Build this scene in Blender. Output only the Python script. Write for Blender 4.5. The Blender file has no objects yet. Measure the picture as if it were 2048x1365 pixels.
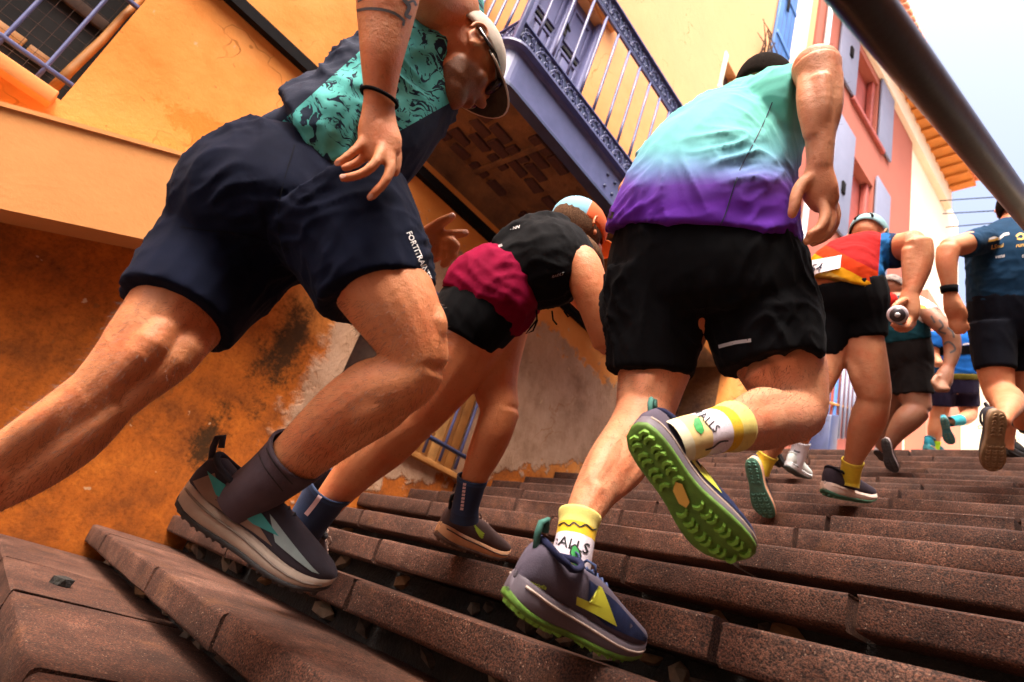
import bpy, bmesh, math, random
import numpy as np
from mathutils import Vector, Matrix
from mathutils.bvhtree import BVHTree
random.seed(7); np.random.seed(7)
scene = bpy.context.scene
COL = scene.collection

# ------------------------------------------------------------------ camera
FPX = 1212.0                      # focal length in photograph pixels (2048 wide)
ROLL, PITCH, AZ = math.radians(18.7), math.radians(23.95), math.radians(54.3)
_fh = np.array([-math.sin(AZ), math.cos(AZ), 0.0]); _r0 = np.array([math.cos(AZ), math.sin(AZ), 0.0]); _z = np.array([0, 0, 1.0])
CF = _fh*math.cos(PITCH) + _z*math.sin(PITCH)
_u0 = -_fh*math.sin(PITCH) + _z*math.cos(PITCH)
CR = _r0*math.cos(ROLL) + _u0*math.sin(ROLL)
CU = -_r0*math.sin(ROLL) + _u0*math.cos(ROLL)
cam_d = bpy.data.cameras.new('camera'); cam = bpy.data.objects.new('camera', cam_d); COL.objects.link(cam)
cam_d.sensor_width = 36.0; cam_d.lens = FPX/2048*36.0; cam_d.clip_start = 0.02; cam_d.clip_end = 2000
cam.matrix_world = Matrix(((CR[0], CU[0], -CF[0], 0), (CR[1], CU[1], -CF[1], 0), (CR[2], CU[2], -CF[2], 0), (0, 0, 0, 1)))
cam_d.dof.use_dof = True; cam_d.dof.focus_distance = 1.55; cam_d.dof.aperture_fstop = 4.0
scene.camera = cam

# ------------------------------------------------------------------ sky, sun, exposure
SUN_EL, SUN_ROT = math.radians(62), math.radians(146)   # rotation clockwise from +Y
world = bpy.data.worlds.new('World'); scene.world = world; world.use_nodes = True
wn = world.node_tree.nodes; wn.clear()
sky = wn.new('ShaderNodeTexSky'); sky.sky_type = 'NISHITA'; sky.sun_disc = False
sky.sun_elevation = SUN_EL; sky.sun_rotation = SUN_ROT; sky.dust_density = 10.0; sky.air_density = 0.6; sky.ozone_density = 0.4
bg = wn.new('ShaderNodeBackground'); bg.inputs['Strength'].default_value = 0.15
wo = wn.new('ShaderNodeOutputWorld')
world.node_tree.links.new(sky.outputs[0], bg.inputs[0]); world.node_tree.links.new(bg.outputs[0], wo.inputs[0])
sun_d = bpy.data.lights.new('sun', 'SUN'); sun_d.energy = 0.55; sun_d.angle = math.radians(14); sun_d.color = (1.0, 0.93, 0.82)
sun = bpy.data.objects.new('sun', sun_d); COL.objects.link(sun)
_sd = Vector((math.sin(SUN_ROT)*math.cos(SUN_EL), math.cos(SUN_ROT)*math.cos(SUN_EL), math.sin(SUN_EL)))
sun.rotation_euler = _sd.to_track_quat('Z', 'Y').to_euler()
scene.view_settings.view_transform = 'Standard'; scene.view_settings.look = 'None'
scene.view_settings.exposure = 2.3; scene.view_settings.gamma = 1.0; scene.view_settings.use_curve_mapping = False

# ------------------------------------------------------------------ helpers
def at(px, py, d):
    """point whose distance along the view axis is d metres, seen at a photograph pixel"""
    return d*((px-1024)/FPX*CR + (682.5-py)/FPX*CU + CF)
def dirpx(dx, dy, dz=0.0):
    v = dx*CR - dy*CU + dz*CF; return v/np.linalg.norm(v)
def nrm(v):
    v = np.asarray(v, float); l = np.linalg.norm(v); return v/l if l > 1e-9 else v
def link(name, me, mat=None, parent=None, smooth=False):
    o = bpy.data.objects.new(name, me); COL.objects.link(o)
    if mat is not None and len(me.materials) == 0: me.materials.append(mat)
    if parent is not None: o.parent = parent
    if smooth: me.polygons.foreach_set('use_smooth', [True]*len(me.polygons))
    return o
def mesh(name, v, f):
    me = bpy.data.meshes.new(name); me.from_pydata([tuple(map(float, p)) for p in v], [], f); me.update(); return me
def obj(name, vf, mat, parent=None, smooth=False):
    return link(name, mesh(name, vf[0], vf[1]), mat, parent, smooth)
def empty(name, loc=(0, 0, 0)):
    o = bpy.data.objects.new(name, None); COL.objects.link(o); o.location = loc; o.empty_display_size = .1
    return o
def tag(o, label=None, cat=None, group=None, kind=None):
    if label: o['label'] = label
    if cat: o['category'] = cat
    if group: o['group'] = group
    if kind: o['kind'] = kind
    return o
def join(*vfs):
    V, Fc = [], []
    for v, f in vfs:
        n = len(V); V += list(v); Fc += [tuple(i+n for i in q) for q in f]
    return V, Fc
def box(c, s, ax=None):
    """box centred at c, size s, optional 3 axes"""
    ax = ax if ax is not None else np.eye(3); c = np.asarray(c, float)
    v = [c + ax[0]*(i*s[0]/2) + ax[1]*(j*s[1]/2) + ax[2]*(k*s[2]/2) for i in (-1, 1) for j in (-1, 1) for k in (-1, 1)]
    return v, [(0, 1, 3, 2), (4, 6, 7, 5), (0, 4, 5, 1), (2, 3, 7, 6), (0, 2, 6, 4), (1, 5, 7, 3)]
def fix(me):
    bm = bmesh.new(); bm.from_mesh(me); bmesh.ops.recalc_face_normals(bm, faces=bm.faces); bm.to_mesh(me); bm.free()
def bevelled(name, vf, mat, parent, w=.006, seg=2, smooth=True):
    me = mesh(name, *vf); bm = bmesh.new(); bm.from_mesh(me); bmesh.ops.recalc_face_normals(bm, faces=bm.faces)
    bmesh.ops.bevel(bm, geom=list(bm.edges), offset=w, segments=seg, affect='EDGES', profile=.5)
    bm.to_mesh(me); bm.free(); return link(name, me, mat, parent, smooth)
def frames(pts, ref=None):
    pts = [np.asarray(p, float) for p in pts]; out = []; prev = None
    for i, p in enumerate(pts):
        t = nrm(pts[min(i+1, len(pts)-1)] - pts[max(i-1, 0)])
        if prev is None:
            r = ref if ref is not None else (np.array([0, 0, 1.]) if abs(t[2]) < .9 else np.array([1., 0, 0]))
            s = nrm(np.cross(t, r))
        else:
            s = nrm(prev - t*(prev@t))
        prev = s; out.append((t, s, np.cross(s, t)))
    return out
def tube(pts, r, n=8, closed=False):
    """round tube along points, r scalar or list"""
    rs = [r]*len(pts) if np.isscalar(r) else r
    fr = frames(pts); V = []; Fc = []
    for p, rr, (t, s, b) in zip(pts, rs, fr):
        for k in range(n):
            a = 2*math.pi*k/n; V.append(np.asarray(p) + s*(rr*math.cos(a)) + b*(rr*math.sin(a)))
    m = len(pts)
    for i in range(m-1 if not closed else m):
        j = (i+1) % m
        for k in range(n):
            Fc.append((i*n+k, i*n+(k+1) % n, j*n+(k+1) % n, j*n+k))
    if not closed: Fc += [tuple(range(n))[::-1], tuple((m-1)*n+k for k in range(n))]
    return V, Fc
def extrude_poly(poly, origin, u, v, w, depth):
    """2-D polygon (u,v) extruded along w"""
    o = np.asarray(origin, float); n = len(poly)
    V = [o + u*a + v*b for a, b in poly] + [o + u*a + v*b + w*depth for a, b in poly]
    Fc = [tuple(range(n))[::-1], tuple(range(n, 2*n))] + [(i, (i+1) % n, n+(i+1) % n, n+i) for i in range(n)]
    return V, Fc
# vectorised gradient noise
_g = np.random.RandomState(3).normal(size=(4096, 3)); _g /= np.linalg.norm(_g, axis=1)[:, None]
def vnoise(P):
    P = np.asarray(P, float); I = np.floor(P).astype(np.int64); f = P-I; u = f*f*f*(f*(f*6-15)+10); r = 0
    for i in (0, 1):
        for j in (0, 1):
            for k in (0, 1):
                g = _g[((I[:, 0]+i)*73856093 ^ (I[:, 1]+j)*19349663 ^ (I[:, 2]+k)*83492791) % 4096]
                w = (u[:, 0] if i else 1-u[:, 0])*(u[:, 1] if j else 1-u[:, 1])*(u[:, 2] if k else 1-u[:, 2])
                r = r + w*((f-np.array([i, j, k]))*g).sum(1)
    return r*1.6

# ------------------------------------------------------------------ materials
def new_mat(name):
    m = bpy.data.materials.new(name); m.use_nodes = True; nt = m.node_tree; b = nt.nodes['Principled BSDF']; return m, nt, b
def N(nt, t, **k):
    n = nt.nodes.new(t)
    for a, v in k.items():
        if a in ('operation', 'blend_type', 'data_type', 'noise_dimensions', 'wave_type', 'bands_direction', 'feature', 'attribute_name', 'distance', 'interpolation_type', 'clamp'): setattr(n, a, v)
        else: n.inputs[a].default_value = v
    return n
def ramp(nt, stops, interp='LINEAR'):
    r = nt.nodes.new('ShaderNodeValToRGB'); e = r.color_ramp.elements; r.color_ramp.interpolation = interp
    while len(e) < len(stops): e.new(.5)
    for el, (p, c) in zip(e, stops): el.position = p; el.color = (*c, 1) if len(c) == 3 else c
    return r
def L(nt, a, b): nt.links.new(a, b)
def mixc(nt, fac, a, b, mode='MIX'):
    n = nt.nodes.new('ShaderNodeMix'); n.data_type = 'RGBA'; n.blend_type = mode
    for s, v in ((n.inputs[0], fac), (n.inputs[6], a), (n.inputs[7], b)):
        if hasattr(v, 'is_linked') or hasattr(v, 'links'): nt.links.new(v, s)
        else: s.default_value = v if np.isscalar(v) else ((*v, 1) if len(v) == 3 else v)
    return n.outputs[2]
def mth(nt, op, a, b=0.0, clamp=False):
    n = nt.nodes.new('ShaderNodeMath'); n.operation = op; n.use_clamp = clamp
    for s, v in ((n.inputs[0], a), (n.inputs[1], b)):
        if np.isscalar(v): s.default_value = v
        else: nt.links.new(v, s)
    return n.outputs[0]
def smooth01(nt, val, lo, hi):
    n = nt.nodes.new('ShaderNodeMapRange'); n.interpolation_type = 'SMOOTHSTEP'
    n.inputs[1].default_value = lo; n.inputs[2].default_value = hi; n.inputs[3].default_value = 0; n.inputs[4].default_value = 1
    nt.links.new(val, n.inputs[0]); return n.outputs[0]
def coord(nt): return nt.nodes.new('ShaderNodeTexCoord').outputs['Object']
def noise(nt, vec, scale, detail=6, rough=.6, dist=0.0):
    n = nt.nodes.new('ShaderNodeTexNoise'); n.inputs['Scale'].default_value = scale; n.inputs['Detail'].default_value = detail
    n.inputs['Roughness'].default_value = rough; n.inputs['Distortion'].default_value = dist
    if vec is not None: nt.links.new(vec, n.inputs['Vector'])
    return n.outputs['Fac']
def bump(nt, bsdf, h, strength=.3, dist=.01):
    b = nt.nodes.new('ShaderNodeBump'); b.inputs['Strength'].default_value = strength; b.inputs['Distance'].default_value = dist
    nt.links.new(h, b.inputs['Height']); nt.links.new(b.outputs[0], bsdf.inputs['Normal'])
def mapping(nt, vec, scale=(1, 1, 1), rot=(0, 0, 0)):
    m = nt.nodes.new('ShaderNodeMapping'); m.inputs['Scale'].default_value = scale; m.inputs['Rotation'].default_value = rot
    nt.links.new(vec, m.inputs['Vector']); return m.outputs[0]
def simple(name, c, rough=.6, var=.25, scale=30, bmp=.15, bscale=200, metal=0.0, c2=None, bd=.003, spec=.5):
    m, nt, b = new_mat(name); co = coord(nt)
    n1 = noise(nt, co, scale); c = np.array(c)
    lo = np.clip(c*(1-var), 0, 1) if c2 is None else np.array(c2); hi = np.clip(c*(1+var), 0, 1) if c2 is None else c
    r = ramp(nt, [(.3, tuple(lo)), (.7, tuple(hi))]); L(nt, n1, r.inputs[0]); L(nt, r.outputs[0], b.inputs['Base Color'])
    b.inputs['Roughness'].default_value = rough; b.inputs['Metallic'].default_value = metal; b.inputs['Specular IOR Level'].default_value = spec
    if bmp: bump(nt, b, noise(nt, co, bscale, 4), bmp, bd)
    return m
def cloth(name, c, c2=None, rough=.85, weave=900, var=.18, sheen=.02):
    m, nt, b = new_mat(name); co = coord(nt); c = np.array(c)
    r = ramp(nt, [(.3, tuple(c*(1-var) if c2 is None else c2)), (.7, tuple(np.clip(c*(1+var), 0, 1) if c2 is None else c))])
    L(nt, noise(nt, co, 14), r.inputs[0]); L(nt, r.outputs[0], b.inputs['Base Color'])
    b.inputs['Roughness'].default_value = rough; b.inputs['Sheen Weight'].default_value = sheen; b.inputs['Specular IOR Level'].default_value = .06
    h = mth(nt, 'ADD', noise(nt, co, weave, 2), mth(nt, 'MULTIPLY', noise(nt, mapping(nt, co, (1, 1, .35)), 26, 4), 3.0)); bump(nt, b, h, .35, .002)
    return m
# ------------------------------------------------------------------ setting materials
def ramp_of(nt, v, stops):
    r = ramp(nt, stops); L(nt, v, r.inputs[0]); return r.outputs[0]
def mat_stone():
    m, nt, b = new_mat('step_stone'); co = coord(nt)
    big = noise(nt, co, 2.2, 5, .65); mid = noise(nt, co, 17, 5); grain = noise(nt, co, 210, 2, .7)
    r1 = ramp(nt, [(.3, (.030, .0125, .0075)), (.55, (.066, .029, .0185)), (.75, (.125, .066, .047))]); L(nt, big, r1.inputs[0])
    r2 = ramp(nt, [(.3, (.62, .56, .54)), (.65, (1.1, 1.06, 1.02))]); L(nt, mid, r2.inputs[0])
    c = mixc(nt, .85, r1.outputs[0], r2.outputs[0], 'MULTIPLY')
    r3 = ramp(nt, [(.36, (.12, .12, .12)), (.5, (.95, .95, .95)), (.64, (2.0, 1.75, 1.55))]); L(nt, grain, r3.inputs[0])
    c = mixc(nt, .95, c, r3.outputs[0], 'MULTIPLY')
    c = mixc(nt, .8, c, ramp_of(nt, noise(nt, co, 6.5, 6, .7), [(.3, (.5, .42, .38)), (.5, (1, 1, 1)), (.72, (1.35, 1.25, 1.2))]), 'MULTIPLY')
    v = N(nt, 'ShaderNodeTexVoronoi', Scale=120.0); L(nt, co, v.inputs['Vector'])
    sp = mth(nt, 'LESS_THAN', v.outputs['Distance'], .22)
    sp = mth(nt, 'MULTIPLY', sp, smooth01(nt, noise(nt, co, 60, 2), .5, .62))
    c = mixc(nt, mth(nt, 'MULTIPLY', sp, .85), c, (.24, .15, .105)); 
    # ochre rust blotches worn into the edges
    rust = mth(nt, 'MULTIPLY', smooth01(nt, noise(nt, co, 5.5, 4), .56, .74), .4); c = mixc(nt, rust, c, (.13, .05, .018))
    L(nt, c, b.inputs['Base Color']); b.inputs['Roughness'].default_value = .8; b.inputs['Specular IOR Level'].default_value = .3
    h = mth(nt, 'ADD', mth(nt, 'MULTIPLY', grain, .7), mth(nt, 'MULTIPLY', mid, 1.6)); bump(nt, b, h, .55, .006)
    return m
M_STONE = mat_stone()
M_MORTAR = simple('earth_mortar', (.03, .026, .02), .95, .5, 12, .8, 60, c2=(.010, .009, .008), bd=.02)
M_RUBBLE = simple('rubble', (.30, .21, .13), .9, .5, 9, .7, 50, c2=(.10, .075, .055), bd=.01)

M_RUBBLE2 = simple('rubble_dark', (.13, .085, .055), .9, .5, 9, .7, 50, c2=(.05, .035, .026), bd=.01)
M_RUBBLE3 = simple('rubble_ochre', (.26, .13, .05), .9, .5, 9, .7, 50, c2=(.12, .06, .025), bd=.01)
def mat_facade():
    """ochre limewash with a bare peach render zone round the low window, stains and damp"""
    m, nt, b = new_mat('ochre_facade'); co = coord(nt)     # object coords: x along wall, y out, z up
    sx = N(nt, 'ShaderNodeSeparateXYZ'); L(nt, co, sx.inputs[0]); X, Z = sx.outputs[0], sx.outputs[2]
    n1 = noise(nt, co, 1.3, 6, .62); n2 = noise(nt, co, 7, 6, .65); n3 = noise(nt, co, 45, 5, .7); n4 = noise(nt, co, 3.2, 7, .7)
    paint = ramp(nt, [(.32, (.56, .18, .028)), (.5, (.66, .25, .055)), (.7, (.74, .32, .09))]); L(nt, n1, paint.inputs[0])
    # upper storeys: glare of the bright daylight painted in as paler colour
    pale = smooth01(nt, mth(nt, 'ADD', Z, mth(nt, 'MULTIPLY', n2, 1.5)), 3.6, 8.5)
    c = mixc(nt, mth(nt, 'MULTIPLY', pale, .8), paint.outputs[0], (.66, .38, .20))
    # low wall: shade below the string course painted in as deeper orange, mottled with stains
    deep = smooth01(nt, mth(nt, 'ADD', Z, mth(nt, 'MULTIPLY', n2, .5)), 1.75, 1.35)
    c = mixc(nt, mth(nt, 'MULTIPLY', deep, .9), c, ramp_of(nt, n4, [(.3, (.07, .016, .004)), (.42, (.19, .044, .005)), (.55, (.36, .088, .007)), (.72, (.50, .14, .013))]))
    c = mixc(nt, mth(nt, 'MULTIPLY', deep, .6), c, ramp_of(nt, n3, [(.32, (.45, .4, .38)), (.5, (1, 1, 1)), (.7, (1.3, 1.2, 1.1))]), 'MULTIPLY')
    # render patch (x from 1.32, below z 2.3), ragged edge
    ex = mth(nt, 'ADD', X, mth(nt, 'MULTIPLY', mth(nt, 'SUBTRACT', n2, .5), .55))
    zz = mth(nt, 'ADD', Z, mth(nt, 'MULTIPLY', mth(nt, 'SUBTRACT', n2, .5), .8))
    pz = mth(nt, 'MULTIPLY', smooth01(nt, ex, 1.22, 1.36), smooth01(nt, zz, 2.55, 2.45))
    pz = mth(nt, 'MULTIPLY', pz, smooth01(nt, mth(nt, 'SUBTRACT', zz, mth(nt, 'MULTIPLY', X, .46)), -.42, -.34))
    rend = ramp(nt, [(.3, (.26, .145, .08)), (.5, (.41, .25, .155)), (.72, (.50, .33, .22))]); L(nt, noise(nt, co, 3.2, 7, .68), rend.inputs[0])
    c = mixc(nt, pz, c, rend.outputs[0])
    # dark green damp stain, ragged
    def blob(x, z, rx, rz, lo, hi):
        dx = mth(nt, 'DIVIDE', mth(nt, 'SUBTRACT', X, x), rx); dz = mth(nt, 'DIVIDE', mth(nt, 'SUBTRACT', Z, z), rz)
        d = mth(nt, 'SQRT', mth(nt, 'ADD', mth(nt, 'MULTIPLY', dx, dx), mth(nt, 'MULTIPLY', dz, dz)))
        return smooth01(nt, mth(nt, 'ADD', d, mth(nt, 'ADD', mth(nt, 'MULTIPLY', mth(nt, 'SUBTRACT', n2, .5), 2.6), mth(nt, 'MULTIPLY', mth(nt, 'SUBTRACT', n3, .5), 1.3))), hi, lo)
    st = mth(nt, 'MAXIMUM', blob(1.07, 1.12, .15, .42, .25, 1.15), blob(.92, .42, .11, .22, .2, 1.1))
    c = mixc(nt, mth(nt, 'MULTIPLY', st, .9), c, (.022, .014, .005))
    st2 = blob(.05, 1.98, .26, .12, .6, 1.0); c = mixc(nt, mth(nt, 'MULTIPLY', st2, .75), c, (.50, .17, .02))
    # small chips
    chips = smooth01(nt, noise(nt, co, 11, 3, .5), .70, .735); c = mixc(nt, mth(nt, 'MULTIPLY', chips, .8), c, (.55, .36, .2))
    dk = smooth01(nt, noise(nt, co, 16, 4, .6), .66, .72); c = mixc(nt, mth(nt, 'MULTIPLY', dk, .55), c, (.18, .075, .02))
    # hairline crack
    cw = N(nt, 'ShaderNodeTexVoronoi', feature='DISTANCE_TO_EDGE', Scale=.9)
    vv = N(nt, 'ShaderNodeVectorMath', operation='ADD'); nz = N(nt, 'ShaderNodeTexNoise', Scale=4.0); L(nt, co, nz.inputs['Vector'])
    sc = N(nt, 'ShaderNodeVectorMath', operation='SCALE'); L(nt, nz.outputs['Color'], sc.inputs[0]); sc.inputs['Scale'].default_value = .5
    L(nt, co, vv.inputs[0]); L(nt, sc.outputs[0], vv.inputs[1]); L(nt, vv.outputs[0], cw.inputs['Vector'])
    crack = mth(nt, 'MULTIPLY', smooth01(nt, cw.outputs['Distance'], .006, .002), smooth01(nt, n1, .48, .6)); c = mixc(nt, mth(nt, 'MULTIPLY', crack, .6), c, (.25, .08, .01))
    L(nt, c, b.inputs['Base Color']); b.inputs['Roughness'].default_value = .92; b.inputs['Specular IOR Level'].default_value = .2
    rough_h = mth(nt, 'ADD', mth(nt, 'MULTIPLY', n2, .7), mth(nt, 'MULTIPLY', n3, .35))
    h = mth(nt, 'ADD', rough_h, mth(nt, 'MULTIPLY', mth(nt, 'MULTIPLY', noise(nt, mapping(nt, co, (1, 1, .5)), 9, 8, .72), pz), 3.0))
    bump(nt, b, h, .6, .012)
    return m
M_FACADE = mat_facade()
M_LEDGE = simple('ledge_paint', (.64, .28, .085), .9, .1, 3, .35, 40, c2=(.55, .23, .065), bd=.004)
M_BLUE = simple('blue_paint', (.085, .095, .225), .45, .2, 9, .1, 60, c2=(.055, .065, .17))
M_BLUED = simple('dark_blue_paint', (.03, .042, .11), .45, .2, 9, .15, 60)
M_DOOR = simple('door_blue_paint', (.115, .115, .24), .55, .15, 5, .2, 40, c2=(.085, .088, .20))
M_WOOD = simple('varnished_wood', (.50, .22, .05), .6, .35, 6, .3, 40, c2=(.28, .11, .02))
M_DARKWOOD = simple('dark_wood', (.07, .035, .02), .8, .4, 12, .3, 60)
M_BLACK = simple('black_interior', (.010, .009, .009), .9, .3, 10, 0)
M_CABLE = simple('dark_conduit', (.006, .005, .0055), .85, .3, 20, .1, 80, spec=.08)
M_BRICK = simple('old_brick', (.075, .024, .016), .9, .4, 20, .6, 70, c2=(.035, .012, .010), bd=.006)
M_SOFFIT = simple('soffit_plaster', (.24, .11, .04), .95, .5, 3.5, .9, 18, c2=(.07, .03, .015), bd=.02)
M_PINK = simple('salmon_render', (.30, .082, .05), .9, .06, 1.5, .2, 40)
M_REDDOOR = simple('red_paint', (.26, .045, .03), .6, .25, 4, .1, 50)
M_SHUT = simple('grey_lilac_shutter', (.155, .17, .245), .6, .06, 4, .15, 50)
M_BLUESH = simple('azure_shutter', (.05, .17, .46), .6, .12, 4, .2, 50)
M_CREAM = simple('cream_render', (.70, .62, .47), .9, .05, 1.2, .15, 30)
M_EAVE = simple('ochre_eave_boards', (.46, .17, .025), .7, .12, 5, .2, 40)
M_TILE = simple('terracotta_tile', (.55, .22, .11), .85, .3, 9, .3, 50)
M_PIPE = simple('zinc_pipe', (.55, .56, .58), .45, .1, 6, .05, 50, metal=.3)
M_STEEL = simple('bronze_brown_steel', (.055, .042, .040), .33, .35, 7, .12, 90, metal=.75, c2=(.035, .026, .026))
M_PAVE = simple('pale_paving', (.50, .46, .40), .9, .15, 3, .3, 30)
M_GROUND = simple('street_ground', (.18, .15, .13), .95, .25, 2, .4, 30)
M_WHITE = simple('white_paint', (.75, .74, .72), .6, .08, 5, .05, 40)
M_GALV = simple('galvanised_rail', (.6, .5, .36), .5, .1, 6, .05, 40)

# ------------------------------------------------------------------ stairs
def xw(y): return -3.68 - .096*y
ROWS = [(-1.55, -1.10), (-1.19, -.955), (-.82, -.80), (-.46, -.645), (-.09, -.485), (.27, -.325), (.61, -.17), (.94, -.015), (1.24, .14), (1.645, .312), (1.99, .484), (2.37, .656), (2.75, .828),
        (3.13, 1.0), (3.49, 1.172), (3.85, 1.344), (4.23, 1.516), (4.60, 1.688), (4.95, 1.86), (5.30, 2.032), (5.60, 2.204), (5.90, 2.376), (6.17, 2.548)]
XR = 2.1
stairs = tag(empty('stairs', (0, 1.24, .14)), 'worn brown stone staircase climbing the alley', kind='structure')
def rel(o, par):
    o.parent = par; o.matrix_parent_inverse = Matrix.Translation(-Vector(par.location)); return o
JOINTS = {.27: [-2.95, -2.26, -1.47, -.8, .1, .9], .61: [-3.32, -2.33, -1.60, -.72, .25, 1.2], .94: [-2.75, -1.66, -.62, .3, 1.1], 1.24: [-3.3, -2.12, -1.12, -.72, .2, 1.2],
          1.645: [-3.1, -2.0, -1.3, -.62, .35, 1.2]}
def stone_block(x0, x1, y0, y1, z, t, seed):
    rs = random.Random(seed); me = mesh('step_stone', *box(((x0+x1)/2, (y0+y1)/2, z-t/2), (x1-x0, y1-y0, t)))
    bm = bmesh.new(); bm.from_mesh(me)
    # extra cuts along the length so that the worn edge can wander
    long_e = [e for e in bm.edges if abs(e.verts[0].co.x-e.verts[1].co.x) > .05]
    bmesh.ops.subdivide_edges(bm, edges=long_e, cuts=4)
    fe = [e for e in bm.edges if all(v.co.y < y0+.002 for v in e.verts) and abs(e.verts[0].co.z-e.verts[1].co.z) < .001]
    bmesh.ops.bevel(bm, geom=fe, offset=.013, segments=3, affect='EDGES', profile=.55)
    se = [e for e in bm.edges if all(v.co.x < x0+.002 for v in e.verts) or all(v.co.x > x1-.002 for v in e.verts)]
    for v in bm.verts:
        if v.co.y < y0+.04: v.co.y += rs.uniform(-.0025, .0025); v.co.z += rs.uniform(-.002, .0015)
        if v.co.x < x0+.003 and v.co.y < y0+.05: v.co.x += rs.uniform(.003, .011)
        if v.co.x > x1-.003 and v.co.y < y0+.05: v.co.x -= rs.uniform(.003, .011)
    bm.to_mesh(me); bm.free(); return me
for k, (y, z) in enumerate(ROWS):
    y2 = ROWS[k+1][0] if k+1 < len(ROWS) else y+.4
    x0 = xw(y)-.02; js = JOINTS.get(y)
    if js is None:
        js = []; x = x0+random.uniform(.35, .9)
        while x < XR-.3: js.append(x); x += random.uniform(.72, 1.1)
    xs = [x0]+js+[XR]; dz0 = random.uniform(-.002, .002)
    for i in range(len(xs)-1):
        if k < 2 and xs[i] > -2: pass
        me = stone_block(xs[i]+.004, xs[i+1]-.004, y, y2+.15, z+dz0+random.uniform(-.004, .003), .088, k*50+i)
        me.set_sharp_from_angle(angle=math.radians(38)); o = link('step_stone', me, M_STONE, None, True); me.set_sharp_from_angle(angle=math.radians(38)); rel(o, stairs)
    zl = ROWS[k-1][1] if k else z-.3
    rz = obj('riser', box(((x0+XR)/2-.05, y+.18, (z-.090+zl-.085)/2), (XR-x0+.1, .10, z-.092-(zl-.085))), M_MORTAR); rel(rz, stairs)
# rubble stones bedded in the near risers
def lump(c, s, seed, rot=0.0):
    rs = np.random.RandomState(seed); bm = bmesh.new(); bmesh.ops.create_icosphere(bm, subdivisions=1, radius=1)
    V = np.array([v.co for v in bm.verts]); V = V/np.max(np.abs(V), axis=1, keepdims=True)*.55+V*.45
    V *= (1+rs.uniform(-.28, .22, (len(V), 1)))*np.array(s); V = np.stack([V[:, 0]*math.cos(rot)-V[:, 2]*math.sin(rot), V[:, 1], V[:, 0]*math.sin(rot)+V[:, 2]*math.cos(rot)], 1); Fc = [tuple(v.index for v in f.verts) for f in bm.faces]; bm.free()
    return [np.asarray(c)+p for p in V], Fc
seed = 0
for k, (y, z) in enumerate(ROWS):
    if not (.2 < y < 1.9): continue
    zl = ROWS[k-1][1]; hgt = z-.088-zl; x = xw(y)+.15
    while x < -.15:
        seed += 1; w = random.choice((.022, .035, .05, .07, .085))*random.uniform(.8, 1.2)
        if random.random() < .62:
            o = obj('rubble_stone', lump((x, y+.128+random.uniform(-.012, .010), zl+hgt*random.uniform(.3, .62)), (w, .034, hgt*random.uniform(.22, .55)), seed, rot=random.uniform(-.5, .5)), random.choice((M_RUBBLE, M_RUBBLE2, M_RUBBLE3)), None, False); rel(o, stairs)
        x += w*random.uniform(1.9, 4.2)
# debris on treads by the wall
o = obj('rubble_stone', lump((-2.55, .42, -.312), (.034, .03, .028), 991), M_MORTAR); rel(o, stairs)
ground = tag(obj('ground', ([(-400, -400, -1.35), (400, -400, -1.35), (400, 400, -1.35), (-400, 400, -1.35)], [(0, 1, 2, 3)]), M_GROUND), 'grey street ground at the foot of the stairs', kind='structure')
street = tag(obj('upper_street', box((0, 24.0, 1.94), (18, 35.0, 1.2)), M_PAVE), 'pale paved street at the top of the stairs', kind='structure')
# the landing sits just behind the last nosing
street.location = (0, .07, 0)
bank = tag(obj('stair_bank', extrude_poly([(-1.6, -1.4), (6.5, -1.4), (6.5, 2.5), (6.2, 2.4), (-1.6, -1.2)], (XR+.02, 0, 0), np.array([0, 1., 0]), np.array([0, 0, 1.]), np.array([1., 0, 0]), 5.0), M_GROUND), 'earth bank beside the stairs', kind='structure')

# tall house added across the alley, out of view, to block sky and shade the stairs
opp = tag(empty('added_opposite_house', (2.6, 0, -1.3)), 'plain ochre house added out of view opposite to shade the stairs', 'house')
M_OPP = simple('added_opposite_render', (.22, .12, .06), .9, .15, 2)
rel(obj('wall', box((5.6, -1.0, 3.3), (6.0, 24.0, 9.2)), M_OPP), opp)
rel(obj('roof', box((5.6, -1.0, 8.0), (6.6, 24.6, .2)), simple('added_opposite_roof', (.4, .17, .09), .9, .2, 5)), opp)  # roof of the added house
for yy in (-8, -4.5, -1, 2.5, 6, 9):
    for zz in (2.0, 5.4):
        w_ = obj('window', box((2.59, yy, zz), (.06, .95, 1.5)), M_BLACK); rel(w_, opp)
        for sg in (-1, 1): obj('shutter', box((2.57, yy+sg*.75, zz), (.05, .5, 1.5)), M_SHUT, w_)
# ------------------------------------------------------------------ handrail over the camera
TH = math.atan(.452)
def rail_pt(y): t = y-.409; return np.array([-.181-.0262*t, y, .659+.472*t])
hr = tag(empty('handrail', (-.158, 1.0, 0)), 'dark brown tubular steel handrail slanting across the top right corner', 'handrail')
rel(obj('rail_tube', tube([rail_pt(y) for y in np.linspace(-1.4, 5.6, 40)], .024, 32), M_STEEL, None, True), hr)
for y in (-1.2, 3.2, 5.4):
    p = rail_pt(y); rel(obj('rail_post', tube([p-np.array([0, 0, .03]), p-np.array([0, 0, .80])], .021, 20), M_STEEL, None, True), hr)
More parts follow.
